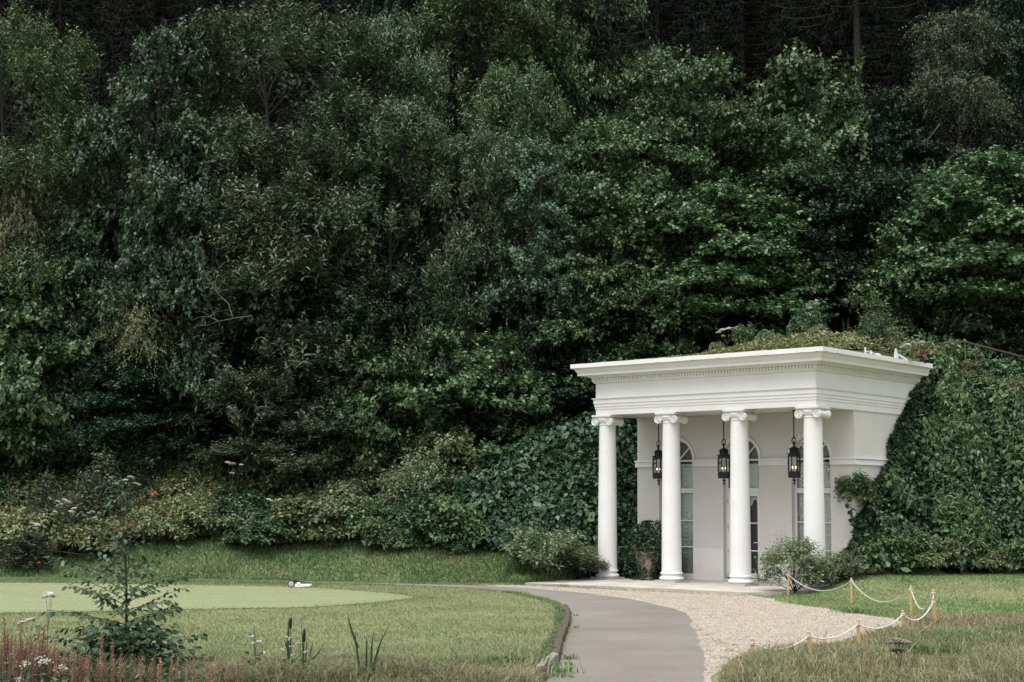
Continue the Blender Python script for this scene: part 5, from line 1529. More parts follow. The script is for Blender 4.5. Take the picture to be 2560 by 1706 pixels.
# ------------------------------------------------------------------ stakes and rope
POST = [((6.96, 38.22), .56, (.04, .0)), ((7.87, 35.11), .57, (0, 0)), ((8.23, 31.28), .60, (0, 0)), ((8.25, 29.7), .62, (0, 0)), ((8.08, 28.9), .50, (-.06, 0)), ((6.74, 26.21), .45, (.01, 0)), ((5.47, 23.87), .46, (-.03, 0)), ((4.34, 21.96), .43, (-.05, 0)), ((3.36, 21.08), .40, (-.02, 0))]
PL = ['pine stake standing beside the blossoming bush at the start of the rope', 'pine stake on the short lawn, second along from the blossoming bush', 'pine stake at the far tip of the gravel, third along from the bush', 'pine stake at the turn of the rope line, farther one of the close pair', 'leaning pine stake at the turn of the rope line, nearer one of the close pair', 'pine stake in long grass at the near tip of the gravel', 'leaning pine stake in long grass, third from the path', 'leaning pine stake in long grass, second from the path', 'pine stake in long grass nearest the path']
tops = []
for ((x, y), h, (lx, ly)), lab in zip(POST, PL):
    t = thing('rope_post', lab, 'post', (x, y, Hs(x, y)), 0, 'stakes along the gravel')
    mb = MB(); mb.tube([(0, 0, -.15), (lx, ly, h)], [.030, .029], 9); mb.tube([(lx, ly, h - .001), (lx*1.02, ly, h + .012)], [.029, .018], 9); mb.obj('stake', M['stake'], t, 40)
    rk = MB(); rk.torus((lx, ly, h - .05), .033, .011, 12, 6, 'z'); rk.torus((lx, ly, h - .072), .033, .011, 12, 6, 'z'); rk.obj('knot', M['rope'], t, 60)
    tops.append(Vector((x + lx, y + ly, Hs(x, y) + h - .06)))
SAG = [.30, .36, .36, .28, .20, .14, .11, .13]
RL = ['white rope sagging below the blossoming bush from the first stake', 'white rope sagging over the short lawn between the second and third stakes', 'white rope hanging steeply down to the turn of the line', 'white rope hanging between the close pair of stakes', 'white rope from the leaning near stake to the tip of the gravel', 'white rope over the long grass at the near tip of the gravel', 'white rope over the long grass in the middle of the near side', 'white rope over the gravel edge nearest the path']
for i in range(8):
    A_, B_ = tops[i], tops[i+1]; n = 48
    ln = (B_ - A_).length
    cen = [A_.lerp(B_, k/n) - Vector((0, 0, SAG[i]*4*(k/n)*(1 - k/n))) for k in range(n + 1)]
    mb = MB(); d = (B_ - A_).normalized(); sx = d.cross(Vector((0, 0, 1))).normalized()
    fine = [A_.lerp(B_, k/220) - Vector((0, 0, SAG[i]*4*(k/220)*(1 - k/220))) for k in range(221)]
    for ph in (0, PI):
        pts = []
        for k, c in enumerate(fine):
            a = ph + k/220*ln/.085*2*PI; pts.append(c + sx*(.0065*math.cos(a)) + Vector((0, 0, .0065*math.sin(a))))
        mb.tube(pts, .0072, 5)
    o = mb.obj('rope', M['rope'], None, 60); tag(o, RL[i], 'rope', 'ropes slung between the stakes')

# ------------------------------------------------------------------ timber edging of the path
edge = thing('timber_edging', 'old rotting timber edging between the lawn and the asphalt path', 'kerb', (1.0, 25, 0), 0)
EP = [(1.16, 32.3), (1.14, 30.2), (1.03, 28.1), (.90, 26.1), (.77, 24.2), (.69, 22.5), (.62, 21.5)]
rr = random.Random(9)
def timber(p, q, w, h, mat, lab=None, rough=.012, z0=-.03):
    p, q = Vector((*p, 0)), Vector((*q, 0)); d = (q - p); L = d.length; d.normalize(); s = Vector((-d.y, d.x, 0))
    n = 10; v = []; f = []
    prof = [(-.5, 0), (-.5, .9), (-.42, 1), (0, 1.02), (.42, 1), (.5, .9), (.5, 0)]
    for i in range(n + 1):
        c = p + d*(L*i/n)
        for a, b in prof:
            v.append(tuple(c + s*(a*w + rr.uniform(-1, 1)*rough) + Vector((0, 0, z0 + b*h + (rr.uniform(-1.4, .6)*rough if b > .5 else 0))) - Vector((1.0, 25, 0))))
    m = len(prof)
    for i in range(n):
        for k in range(m - 1): f.append((i*m + k, (i+1)*m + k, (i+1)*m + k + 1, i*m + k + 1))
    f.append(tuple(range(m))); f.append(tuple(range(n*m + m - 1, n*m - 1, -1)))
    mb = MB(); mb.add(v, f); o = mb.obj('beam', M[mat], edge)
    if lab: o['label'] = lab
for i in range(len(EP) - 1): 
    a, b = Vector(EP[i]), Vector(EP[i+1]); timber(a.lerp(b, .004), a.lerp(b, .992), .12, .155, 'rotten', rough=.016)
timber((.62, 21.44), (.36, 19.55), .13, .19, 'greytimber', 'pale grey split beam nearest the camera')
timber((.40, 19.52), (.22, 19.3), .20, .20, 'brownblock', 'reddish brown block end at the bottom of the picture')

# ------------------------------------------------------------------ things left on the lawn edge
g0 = gp(728, 1468, .03)
sp = thing('round_lamp', 'small black round-faced lamp with a pale lens lying at the edge of the putting green', 'lamp', (g0[0], g0[1], .03), 0)
a = MB(); a.tube([(0, .06, .085), (0, -.03, .085)], [.075, .090], 16); a.obj('housing', M['iron'], sp, 50)
a = MB(); a.tube([(0, -.031, .080), (0, -.045, .080)], [.070, .062], 16); a.obj('lens', M['palegrey'], sp, 50)
a = MB(); a.tube([(.05, .0, .15), (.20, .05, .135), (.24, .06, .13)], [.028, .016, .012], 8); a.obj('arm', M['iron'], sp, 50)
g1 = gp(752, 1468, .03)
wb = thing('white_board', 'white folded board lying on the lawn next to the small round lamp', 'board', (g1[0], g1[1], .03), R(14))
a = MB(); a.add([(-.16, -.05, 0), (.24, -.03, .02), (.30, .05, .05), (-.14, .08, .03), (-.16, -.05, .06), (.24, -.03, .065), (.30, .05, .075), (-.14, .08, .075)], [(0,3,2,1),(4,5,6,7),(0,1,5,4),(1,2,6,5),(2,3,7,6),(3,0,4,7)]); a.obj('panel', M['plastic'], wb)
a = MB(); a.lathe([(.05, .07), (.055, .10), (.03, .12), (.005, .125)], 10, (-.06, .02, 0)); a.obj('knob', M['plastic'], wb, 50)
a = MB(); a.tube([(.02, .12, .14), (.10, .10, .11), (.16, .08, .09)], [.014, .012, .006], 6); a.obj('strap', M['iron'], wb, 50)
# ------------------------------------------------------------------ grass
def blades(name, mat, X, Y, hgt, wid, seed, lean=.45, seg=1, sx=0.0, zoff=0.0):
    rng = np.random.default_rng(seed); n = len(X)
    Z = H(X, Y) + zoff
    a = rng.uniform(0, 6.28, n); b = rng.uniform(0, 6.28, n)
    h = hgt*rng.uniform(.55, 1.25, n); ln = lean*h*rng.uniform(.2, 1.3, n)
    base = np.stack([X, Y, Z - .01], -1)
    side = np.stack([np.cos(a), np.sin(a), 0*a], -1)*(wid*rng.uniform(.7, 1.4, n)/2)[:, None]
    off = np.stack([np.cos(b)*ln + sx*h, np.sin(b)*ln, h], -1)
    if seg == 1:
        P = np.stack([base - side, base + side, base + off], 1)
        return link(name, poly_mesh(name, P), M[mat])
    mid = base + off*np.array([.35, .35, .62]); tip = base + off*np.array([1.15, 1.15, 1.0]) - np.array([0, 0, 1])*(ln*.45)[:, None]
    P1 = np.stack([base - side, base + side, mid + side*.8, mid - side*.8], 1)
    P2 = np.stack([mid - side*.8, mid + side*.8, tip + side*.06, tip - side*.06], 1)
    # one leaf stays one island: share the middle vertices
    V_ = np.stack([base - side, base + side, mid + side*.8, mid - side*.8, tip], 1).reshape(-1, 3)
    k = np.arange(n, dtype=np.int32)*5
    me = bpy.data.meshes.new(name)
    me.vertices.add(n*5); me.vertices.foreach_set('co', V_.astype(np.float32).ravel())
    li = np.stack([k, k+1, k+2, k+3, k+3, k+2, k+4], 1).ravel()
    me.loops.add(n*7); me.loops.foreach_set('vertex_index', li)
    me.polygons.add(n*2)
    ls = np.stack([np.arange(n)*7, np.arange(n)*7 + 4], 1).ravel().astype(np.int32)
    me.polygons.foreach_set('loop_start', ls)
    me.polygons.foreach_set('loop_total', np.tile([4, 3], n).astype(np.int32))
    me.update(calc_edges=True)
    return link(name, me, M[mat])
def scatter(seed, x0, x1, y0, y1, n, excl=(), cond=None, near=0.0):
    rng = np.random.default_rng(seed)
    X = rng.uniform(x0, x1, n); Y = y0 + (y1 - y0)*rng.uniform(0, 1, n)**(1 + near)
    ok = np.abs(X) < Y*.36 + .6
    for p in excl: ok &= ~inside(p, X, Y)
    if cond is not None: ok &= cond(X, Y)
    return X[ok], Y[ok]
ybank = lambda X: np.interp(X, [-60, -14.8, -8.2, -4.45, -1.3, 0.3, 2.4, 4], [45, 44.7, 44.2, 43.4, 43.0, 43.4, 46.0, 48.5])
EX = (path_poly, grav_poly, green_poly, terr_poly)
edge_x = lambda Y: np.interp(Y, [19.3, 20.5, 21.9, 23.3, 25.6, 28, 30.7, 32.3, 34.4, 36, 38, 40], [.40, .52, .66, .74, .90, 1.05, 1.15, 1.2, 1.15, .85, .28, -.8])
X, Y = scatter(601, -16, 1.3, 18.2, 43.5, 260000, EX, lambda X, Y: (X < edge_x(Y) - .06) & (Y < ybank(X)), near=.55)
hl = np.interp(Y, [18, 21, 24, 30, 44], [.17, .11, .06, .045, .05])*(.75 + .6*vnoise(X*1.4, Y*1.4, 2))
tag(blades('lawn_grass', 'lawn_blade', X, Y, hl, np.interp(Y, [18, 30, 44], [.012, .015, .020]), 1, .8), 'short summer lawn left of the asphalt path, drying in patches', 'grass', kind='stuff')
X, Y = scatter(602, 2.5, 19, 26, 45.5, 150000, EX, lambda X, Y: (H(X, Y) < .5) & (X > np.interp(Y, [26, 29, 30.5, 38.5, 40], [8.5, 7.6, 7.3, 5.8, 7.4])) & ~((local(X, Y)[0] > -.1) & (local(X, Y)[1] > -2.7)))
tag(blades('lawn_grass', 'bank_blade', X, Y, .055*(.7 + .8*vnoise(X*1.2, Y*1.2, 3)), .018, 2, .8), 'lawn between the gravel and the right ivy mound', 'grass', kind='stuff')
X, Y = scatter(603, -17, 2.6, 42.0, 48.2, 120000, (terr_poly,), lambda X, Y: (Y > ybank(X) - .25) & (Y < ybank(X) + np.where(X < -9, 2.6, 3.9)) & ~inside(path_poly, X, Y))
tag(blades('bank_grass', 'bank_blade', X, Y, .15*(.55 + .9*vnoise(X*.9, Y*.9, 5)), .022, 3, .7, 2), 'longer green grass on the bank behind the path', 'grass', kind='stuff')
X, Y = scatter(610, -17, -2, 29.5, 42, 150000, (), lambda X, Y: inside(green_poly, X, Y))
tag(blades('green_grass', 'lawn_blade', X, Y, .016, .014, 10, .8, zoff=.01), 'closely mown grass of the putting green', 'grass', kind='stuff')
_gp = np.concatenate([green_poly, green_poly[:1]])
def near_edge(X, Y):
    d2 = np.full(X.shape, 9.0)
    for q in green_poly: d2 = np.minimum(d2, (X - q[0])**2 + (Y - q[1])**2)
    return np.sqrt(d2) < np.abs(np.random.default_rng(3).normal(size=X.shape))*.35
X, Y = scatter(611, -15, -1.8, 29.5, 42, 60000, (path_poly,), near_edge)
tag(blades('fringe_grass', 'lawn_blade', X, Y, .038, .016, 11, .8, zoff=.01), 'fringe of longer grass round the putting green', 'grass', kind='stuff')
# strip between path and bank, and the fringe of the terrace
X, Y = scatter(604, -17, 6.4, 37.5, 46, 90000, (path_poly, terr_poly), lambda X, Y: (inside(grav_poly, X, Y) & (np.abs((X - .35)*.63 + (Y - 41.9)*.775 - np.where(X > .35, .0, 0)) < .10) & (X > .3)) | (~inside(grav_poly, X, Y) & ~inside(green_poly, X, Y) & (Y > 41.2) & (Y < ybank(X) + .3) & (X < 1.6)))
tag(blades('verge_grass', 'bank_blade', X, Y, .07*(.6 + .9*vnoise(X*1.5, Y*1.5, 6)), .016, 4, .8), 'grass fringe along the front edge of the terrace and the far path', 'grass', kind='stuff')
# lush tuft at the foot of the ivy hedge, left of the terrace
X, Y = scatter(605, .1, 2.9, 42.4, 46.2, 14000, (terr_poly, path_poly), lambda X, Y: (Y > np.interp(X, [.1, .4, 2.6], [42.3, 42.45, 45.6])) & (Y < np.interp(X, [.1, 2.9], [44.6, 46.4])))
tag(blades('tall_grass', 'lush_blade', X, Y, .34*(.6 + .8*vnoise(X*1.5, Y*1.5, 8)), .022, 5, .6, 2), 'lush long grass at the foot of the ivy hedge left of the terrace', 'grass', kind='stuff')
# long bleached grass of the near verge, right
gx = lambda Y: np.interp(Y, [18, 19.8, 21.2, 22.5, 23.75, 24.5, 25.5, 26.3, 27.5, 29.0, 30.2], [2.55, 2.75, 3.1, 3.68, 4.4, 5.1, 5.9, 6.4, 7.1, 7.55, 7.75])
X, Y = scatter(606, 2.3, 12, 17.6, 31.5, 120000, (path_poly,), lambda X, Y: X > gx(Y) - .02, near=.2)
hv = np.interp(Y, [18, 22, 27, 31.5], [.34, .30, .22, .10])*(.5 + 1.0*vnoise(X*.8, Y*.8, 9))*np.clip((X - gx(Y))/.7 + .45, .4, 1)
tag(blades('meadow_grass', 'verge_blade', X, Y, hv, .013, 6, .75, 2, -.05), 'long bleached meadow grass on the near verge right of the gravel', 'grass', kind='stuff')
# fine reddish grass haze over the verge
X, Y = scatter(607, 2.6, 11, 18, 30, 4200, (path_poly,), lambda X, Y: (X > gx(Y) - .05) & (vnoise(X*.6, Y*.6, 14) > .42))
tag(blades('seed_grass', 'dock', X, Y, np.interp(Y, [18, 24, 30], [.46, .40, .28]), .006, 7, .5, 2), 'fine reddish seeding grass standing over the near verge', 'grass', kind='stuff')
# near lawn edge, left: rank grass before the pond
X, Y = scatter(608, -7.4, .45, 17.4, 21.6, 60000, (path_poly,), lambda X, Y: (X < edge_x(Y) - .1) & (vnoise(X*.9, Y*.9, 15) > np.interp(Y, [17.4, 19.5, 21.6], [-.1, .25, .85])))
tag(blades('rank_grass', 'verge_blade', X, Y, np.interp(Y, [17.4, 19, 21.6], [.42, .32, .16])*(.55 + .8*vnoise(X*1.3, Y*1.3, 16)), .014, 8, .8, 2), 'rank yellowing grass along the near edge of the lawn', 'grass', kind='stuff')
# bright tufts on the verge, lush edge along the timber
def tuft(label, x, y, n, r, h, seed, mat='lush_blade', lean=.9):
    rng = np.random.default_rng(seed); X = x + rng.normal(size=n)*r*.5; Y = y + rng.normal(size=n)*r*.5
    o = blades('grass_tuft', mat, X, Y, h, .016, seed, lean, 2); tag(o, label, 'grass tuft', 'coarse grass tufts')
tuft('bright green coarse tuft on the right verge, nearest the bottom right corner', 5.85, 21.7, 700, .6, .40, 21)
tuft('bright green coarse tuft right of the rope turn', 7.1, 24.3, 700, .6, .34, 22)
tuft('pale green tuft at the right edge of the picture, level with the rope turn', 8.6, 25.6, 600, .6, .36, 23)
tuft('dark green tuft on the lawn inside the rope, at the gravel edge', 7.25, 32.0, 220, .35, .16, 24, 'bank_blade')
tuft('pale arching sedge at the near lawn edge by the grey beam', -.2, 20.0, 500, .7, .34, 25, 'lush_blade')
X, Y = scatter(609, -.2, 1.3, 19, 40, 60000, (path_poly,), lambda X, Y: (X < edge_x(Y) - .03) & (X > edge_x(Y) - .24))
tag(blades('edge_grass', 'bank_blade', X, Y, .085*(.5 + vnoise(X*2, Y*2, 17)), .014, 9, .7, 2), 'greener uncut grass along the timber edging', 'grass', kind='stuff')
# weeds by the timber on the path side, and in the gravel
for i, (x, y, n, r, h) in enumerate([(.80, 21.2, 40, .14, .09), (.74, 20.4, 70, .20, .11), (.64, 19.8, 60, .20, .12), (.86, 22.0, 40, .10, .12), (1.2, 27.6, 14, .06, .10), (1.33, 30.5, 14, .06, .10)]):
    rng = np.random.default_rng(700 + i)
    tag(blades('path_weed', 'lush_blade', x + rng.normal(size=n)*r*.45, y + rng.normal(size=n)*r*.8, h, .016, 700 + i, 1.0, 2), ['weed tuft on the path below the beam joint', 'feathery weed tuft on the path beside the grey beam', 'weed tuft on the path at the near end of the grey beam', 'small leafy weed in the shade of the beam joint', 'tiny weed at the foot of the rotting timber, halfway along', 'tiny weed where the timber edging starts'][i], 'weed')
rng = np.random.default_rng(811)
px_, py_ = [], []
for i in range(70):
    k = rng.integers(0, len(pr_w) - 1); 
    if not 20 < pr_w[k][1] < 33: continue
    c = pr_w[k] + np.array([abs(rng.normal())*.35 + .03, rng.normal()*.2])
    m = rng.integers(8, 40); px_.append(c[0] + rng.normal(size=m)*.05); py_.append(c[1] + rng.normal(size=m)*.07)
px_ = np.concatenate(px_); py_ = np.concatenate(py_)
tag(blades('gravel_weeds', 'bank_blade', px_, py_, .035, .014, 12, 1.0, zoff=.01), 'specks of moss and grass along the gravel side of the path', 'weeds', kind='stuff')
# loose stones
def pebbles(name, seed, n, poly, size, label, y0, y1, x0, x1, z=.012, near=0.6):
    X, Y = scatter(seed, x0, x1, y0, y1, n, (), lambda X, Y: inside(poly, X, Y) & ~inside(path_poly, X, Y), near); rng = np.random.default_rng(seed); m = len(X)
    c = np.stack([X, Y, np.full(m, z)], -1); s = size*rng.uniform(.5, 1.5, (m, 1)); a = rng.uniform(0, 6.28, m)
    e1 = np.stack([np.cos(a), np.sin(a), 0*a], -1)*s; e2 = np.stack([-np.sin(a), np.cos(a), 0*a], -1)*s*rng.uniform(.6, 1, (m, 1)); up = np.array([0, 0, 1.])*s*rng.uniform(.4, .8, (m, 1))
    V_ = np.stack([c + e1, c + e2, c - e1, c - e2, c + up + e1*.2], 1).reshape(-1, 3); k = np.arange(m, dtype=np.int32)*5
    me = bpy.data.meshes.new(name); me.vertices.add(m*5); me.vertices.foreach_set('co', V_.astype(np.float32).ravel())
    li = np.concatenate([np.stack([k + i, k + (i+1) % 4, k + 4], 1)[:, None] for i in range(4)], 1).reshape(-1)
    me.loops.add(m*12); me.loops.foreach_set('vertex_index', li.astype(np.int32)); me.polygons.add(m*4)
    me.polygons.foreach_set('loop_start', np.arange(0, m*12, 3, dtype=np.int32)); me.polygons.foreach_set('loop_total', np.full(m*4, 3, np.int32)); me.update(calc_edges=True)
    return tag(link(name, me, M['pebble']), label, 'gravel', kind='stuff')
pebbles('gravel', 821, 130000, grav_poly, .0155, 'pale loose gravel between the path, the terrace and the rope', 19, 42, -1, 8)

# ------------------------------------------------------------------ near plants along the pond edge
gz0 = lambda x, y: Hs(x, y)
# sapling: trunk, branches, single leaves
def near_leaf(seed):
    rng = random.Random(seed)
    L, w = 1.0, .62
    v = [(0, 0, 0), (.25*L, w*.40, .05), (.6*L, w*.5, .02), (L, 0, -.16), (.6*L, -w*.5, .02), (.25*L, -w*.40, .05), (.3*L, 0, -.02), (.65*L, 0, -.06)]
    v = [(x, y*(1 + .12*rng.uniform(-1, 1)), z + .05*rng.uniform(-1, 1)) for x, y, z in v]
    f = [(0, 6, 1), (1, 6, 7, 2), (2, 7, 3), (0, 5, 6), (5, 4, 7, 6), (4, 3, 7)]
    me = new_mesh('leaf', v, f, 80); me.materials.append(M['sapling']); return me
NL = [near_leaf(k) for k in range(6)]
def sapling():
    bx_, by_ = -4.62, 18.45; g = gz0(bx_, by_)
    t = thing('young_alder', 'dark green young alder sapling standing in front of the putting green', 'sapling', (bx_, by_, g), 0)
    rng = random.Random(31); top = at(303, 1205, by_)[2] - g
    tp = [(-.14*s*s - .0*s, .02*s, top*s) for s in [i/10 for i in range(11)]]
    tr = MB(); tr.tube(tp, [.022*(1 - .86*i/10) + .002 for i in range(11)], 7); tr.obj('trunk', M['twig'], t, 60)
    L = []
    def pt(s): return Vector((-.14*s*s, .02*s, top*s))
    nb = 84
    for i in range(nb):
        s = .03 + .94*(i/(nb - 1))**1.35
        az = i*2.4 + rng.uniform(-.4, .4)
        reach = float(np.interp(s, [0, .12, .3, .5, .68, .85, 1], [.75, 1.0, 1.08, .85, .56, .28, .10]))*rng.choice([.55, .75, .9, 1.0, 1.1])
        d = Vector((math.cos(az), math.sin(az)*.8, 0))
        rise = float(np.interp(s, [0, .3, 1], [.22, .42, .9]))*rng.uniform(.5, 1.4)
        p0 = pt(s); pts = [p0]
        for k in range(1, 7):
            q = k/6; pts.append(p0 + d*(reach*q) + Vector((0, 0, reach*rise*(q - .28*q*q))))
        bm_ = MB(); bm_.tube(pts, [.007*(1 - s*.6)*(1 - .8*k/6) + .001 for k in range(7)], 5); bm_.obj('branch', M['twig'], t, 60)
        nlv = max(5, int(reach*float(np.interp(s, [0, .5, 1], [40, 24, 12]))))
        for k in range(nlv):
            q = .12 + .88*(k + .5)/nlv; j = min(5, int(q*6)); p = pts[j].lerp(pts[j+1], q*6 - j) if j < 6 else pts[6]
            sd = (-1 if k % 2 else 1); side = Vector((-d.y, d.x, 0))*sd
            off = side*(rng.uniform(.0, .13) if q < .75 else .02) + Vector((0, 0, rng.uniform(-.03, .02)))
            ax = (side*rng.uniform(.4, 1) + d*rng.uniform(.3, .9) + Vector((0, 0, rng.uniform(-.75, .15)))).normalized()
            L.append((p + off, ax, rng.uniform(.065, .115)*(1 - .35*s)))
    rng.shuffle(L); L.sort(key=lambda l: -l[2])
    def mat_of(p, ax, s):
        up = Vector((rng.uniform(-.4, .4), rng.uniform(-.7, .1), 1)); y = up.cross(ax).normalized(); z = ax.cross(y)
        m = Matrix((ax, y, z)).transposed().to_4x4()
        return Matrix.Translation(p) @ m @ Matrix.Diagonal((s, s, s, 1))
    for p, ax, s in L[:300]:
        o = link('leaf', rng.choice(NL), None, t); o.matrix_local = mat_of(p, ax, s)
    P = np.array([tuple(l[0]) for l in L[300:]]); A = np.array([tuple(l[1]) for l in L[300:]]); S = np.array([l[2] for l in L[300:]])
    rn = np.random.default_rng(5)
    # dense foliage round the base
    m = 1300; zz = rn.uniform(-.02, 1, m)**1.2*.75; an = rn.uniform(0, 6.28, m); r = rn.uniform(.1, .62, m)
    P = np.concatenate([P, np.stack([r*np.cos(an), r*np.sin(an)*.8, zz], -1)]); A = np.concatenate([A, np.stack([np.cos(an), np.sin(an), rn.uniform(-.6, .4, m)], -1)]); S = np.concatenate([S, rn.uniform(.07, .115, m)])
    me = leaves_mesh('foliage', P, A, np.tile([0, -.2, 1.], (len(P), 1)) + rn.normal(size=(len(P), 3))*.35, S, S*.6, 'round'); me.materials.append(M['sapling'])
    link('foliage', me, None, t)['kind'] = 'stuff'
    return t
sapling()
# cattails and reeds
def strap(pts, w, mb):
    """a flat tapering leaf with a slight fold"""
    pts = [Vector(p) for p in pts]; n = len(pts); v = []; f = []
    for i, p in enumerate(pts):
        t = i/(n - 1); q = w*(1 - t**2.2)*.5 + .0012; v += [p + Vector((-q, 0, 0)), p + Vector((0, q*.5, 0)), p + Vector((q, .0, 0))]
    for i in range(n - 1):
        a = i*3; f += [(a, a+1, a+4, a+3), (a+1, a+2, a+5, a+4)]
    mb.add(v, f)
def cattail(label, base_px, head, Y, leaves):
    b = at(*base_px, Y); g = b[2] - .5
    t = thing('cattail', label, 'cattail', (b[0], Y, g), 0, 'cattails at the pond edge'); o_ = Vector((b[0], Y, g))
    (hx, h1, h0, tx, ty) = head
    p0 = Vector(at(hx, h0, Y)) - o_; p1 = Vector(at(hx + 1, h1, Y)) - o_; p2 = Vector(at(tx, ty, Y)) - o_
    s = MB(); s.tube([(0, 0, 0), (p0.x*.6, 0, p0.z*.6), tuple(p0)], [.008, .007, .005], 6); s.obj('stalk', M['reed'], t, 60)
    hd = MB(); d = p1 - p0; hd.tube([p0, p0 + d*.04, p0 + d*.5, p0 + d*.96, p1], [.006, .016, .0175, .015, .005], 10); hd.obj('seed_head', M['cattail'], t, 60)
    sp_ = MB(); sp_.tube([p1, p1*.5 + p2*.5, p2], [.0055, .004, .0015], 5); sp_.obj('spike', M['dock'], t, 60)
    for pts in leaves:
        m = MB(); strap([Vector(at(x, y, Y + dy)) - o_ for x, y, dy in pts], .021, m); m.obj('leaf', M['reed'], t)
cattail('cattail with the tallest dark seed head, left one of the pair', (722, 1715), (726, 1546, 1572, 730, 1527), 18.4, [[(740, 1720, 0), (726, 1650, 0), (714, 1610, 0), (708, 1592, 0)], [(720, 1720, .1), (721, 1620, .1), (722, 1560, .1), (723, 1538, .1)], [(728, 1720, .1), (718, 1620, .1), (718, 1553, .1)]])
cattail('cattail with the slightly lower dark seed head, right one of the pair', (762, 1715), (760, 1573, 1605, 758, 1549), 18.2, [[(763, 1720, 0), (770, 1660, 0), (778, 1625, 0), (783, 1600, 0)], [(757, 1720, .1), (758, 1640, .1), (756, 1590, .1), (753, 1567, .1)], [(766, 1720, 0), (765, 1640, 0), (767, 1590, 0)], [(765, 1720, -.1), (775, 1690, -.1), (784, 1662, -.1)], [(780, 1650, .2), (797, 1632, .2), (809, 1611, .2)], [(752, 1720, .1), (748, 1680, .1), (751, 1655, .1)]])
rc = thing('reed_clump', 'tall bare reed leaves spreading in a fan right of the cattails', 'reeds', tuple(at(905, 1740, 18.1)), 0); ro = Vector(at(905, 1740, 18.1))
for pts in ([(905, 1740), (898, 1665), (890, 1610), (888, 1580)], [(895, 1620), (880, 1580), (873, 1555), (870, 1540)], [(912, 1740), (916, 1660), (917, 1610), (917, 1590)], [(922, 1740), (928, 1650), (930, 1610), (934, 1578)], [(918, 1740), (938, 1650), (952, 1605), (974, 1558)], [(915, 1740), (930, 1680), (945, 1630), (948, 1615)]):
    m = MB(); strap([Vector(at(x, y, 18.1)) - ro for x, y in pts], .028, m); m.obj('leaf', M['reed'], rc)
# meadowsweet beside the cattails
def meadowsweet(label, x, ytop, Y, flowers, seed):
    p = at(x, ytop, Y); g = at(x, 1725, Y)[2]; t = thing('white_wildflower', label, 'wildflower', (p[0], Y, g), 0); o_ = Vector((p[0], Y, g))
    h = p[2] - g; rng = np.random.default_rng(seed)
    s = MB(); s.tube([(0, 0, 0), (.02, 0, h*.5), (-.01, 0, h)], [.006, .005, .002], 5)
    fm = MB()
    for fx, fy in flowers:
        e = Vector(at(fx, fy, Y)) - o_; s.tube([(.01, 0, e.z*.75), (e.x*.6, 0, e.z*.9), tuple(e)], [.003, .003, .002], 4)
        for k in range(9):
            fm.lathe([(.002, -.006), (.009, -.002), (.010, .004), (.003, .008)], 6, tuple(e + Vector((rng.normal()*.014, rng.normal()*.014, rng.normal()*.008))))
    s.obj('stem', M['reed'], t, 60); fm.obj('blossom', M['whiteflower'], t, 60)
    n = 150; z = h*rng.uniform(.0, .62, n)**1.1; a = rng.uniform(0, 6.28, n); r = .16*rng.uniform(.1, 1, n)*(1 - .5*z/h)
    me = leaves_mesh('foliage', np.stack([r*np.cos(a), r*np.sin(a), z], -1), np.stack([np.cos(a), np.sin(a), rng.uniform(-.5, .5, n)], -1), np.tile([0, -.2, 1.], (n, 1)) + rng.normal(size=(n, 3))*.4, .065*rng.uniform(.6, 1.2, n), .034*rng.uniform(.6, 1.2, n)); me.materials.append(M['sapling']); link('foliage', me, None, t)
    tip = leaves_mesh('seed_tip', np.stack([rng.normal(size=40)*.02, rng.normal(size=40)*.02, h - rng.uniform(0, .12, 40)], -1), rand_dirs(rng, 40) + np.array([0, 0, 1.2]), rand_dirs(rng, 40), np.full(40, .028), np.full(40, .008)); tip.materials.append(M['dryumbel']); link('seed_tip', tip, None, t)
meadowsweet('white-flowered weed left of the cattails, standing alone', 637, 1568, 18.3, [(632, 1592), (645, 1604), (633, 1608), (660, 1632), (650, 1668)], 1)
meadowsweet('white-flowered weed in front of the two cattails', 728, 1590, 18.2, [(718, 1594), (726, 1598), (708, 1626), (727, 1616), (731, 1638), (763, 1630)], 2)
meadowsweet('dull green weed between the cattail stalks', 752, 1600, 18.3, [(745, 1608)], 3)
# rust-red dock stalks in the left corner
def dock_proto(seed):
    rng = np.random.default_rng(seed); h = .62; st = MB(); P = []; A = []
    st.tube([(0, 0, 0), (.01, 0, h*.5), (.0, 0, h)], [.006, .005, .002], 4)
    for i in range(10):
        z = h*(.30 + .62*i/10); a = i*2.4; l = .17*(1 - .7*i/10)
        e = np.array([.15*l*math.cos(a), .15*l*math.sin(a), l])
        st.tube([(0, 0, z), tuple(np.array([0, 0, z]) + e)], [.003, .001], 3, False)
        m = 16; s = rng.uniform(0.1, 1, m)[:, None]; P.append(np.array([[0, 0, z]]) + e[None]*s + rng.normal(size=(m, 3))*.006); A.append(rand_dirs(rng, m) + e/l*1.3)
    m = 30; P.append(np.stack([rng.normal(size=m)*.006, rng.normal(size=m)*.006, h*rng.uniform(.8, 1.04, m)], -1)); A.append(rand_dirs(rng, m) + np.array([0, 0, 1.3]))
    P, A = np.concatenate(P), np.concatenate(A)
    me = leaves_mesh('seeds', P, A, rand_dirs(rng, len(P)), .022*rng.uniform(.6, 1.3, len(P)), .0085*rng.uniform(.6, 1.3, len(P))); me.materials.append(M['dock'])
    sm = st.mesh('stalk', 60); sm.materials.append(M['dockstalk']); return sm, me
DK = [dock_proto(900 + k) for k in range(6)]
rg = random.Random(55); nd = 0
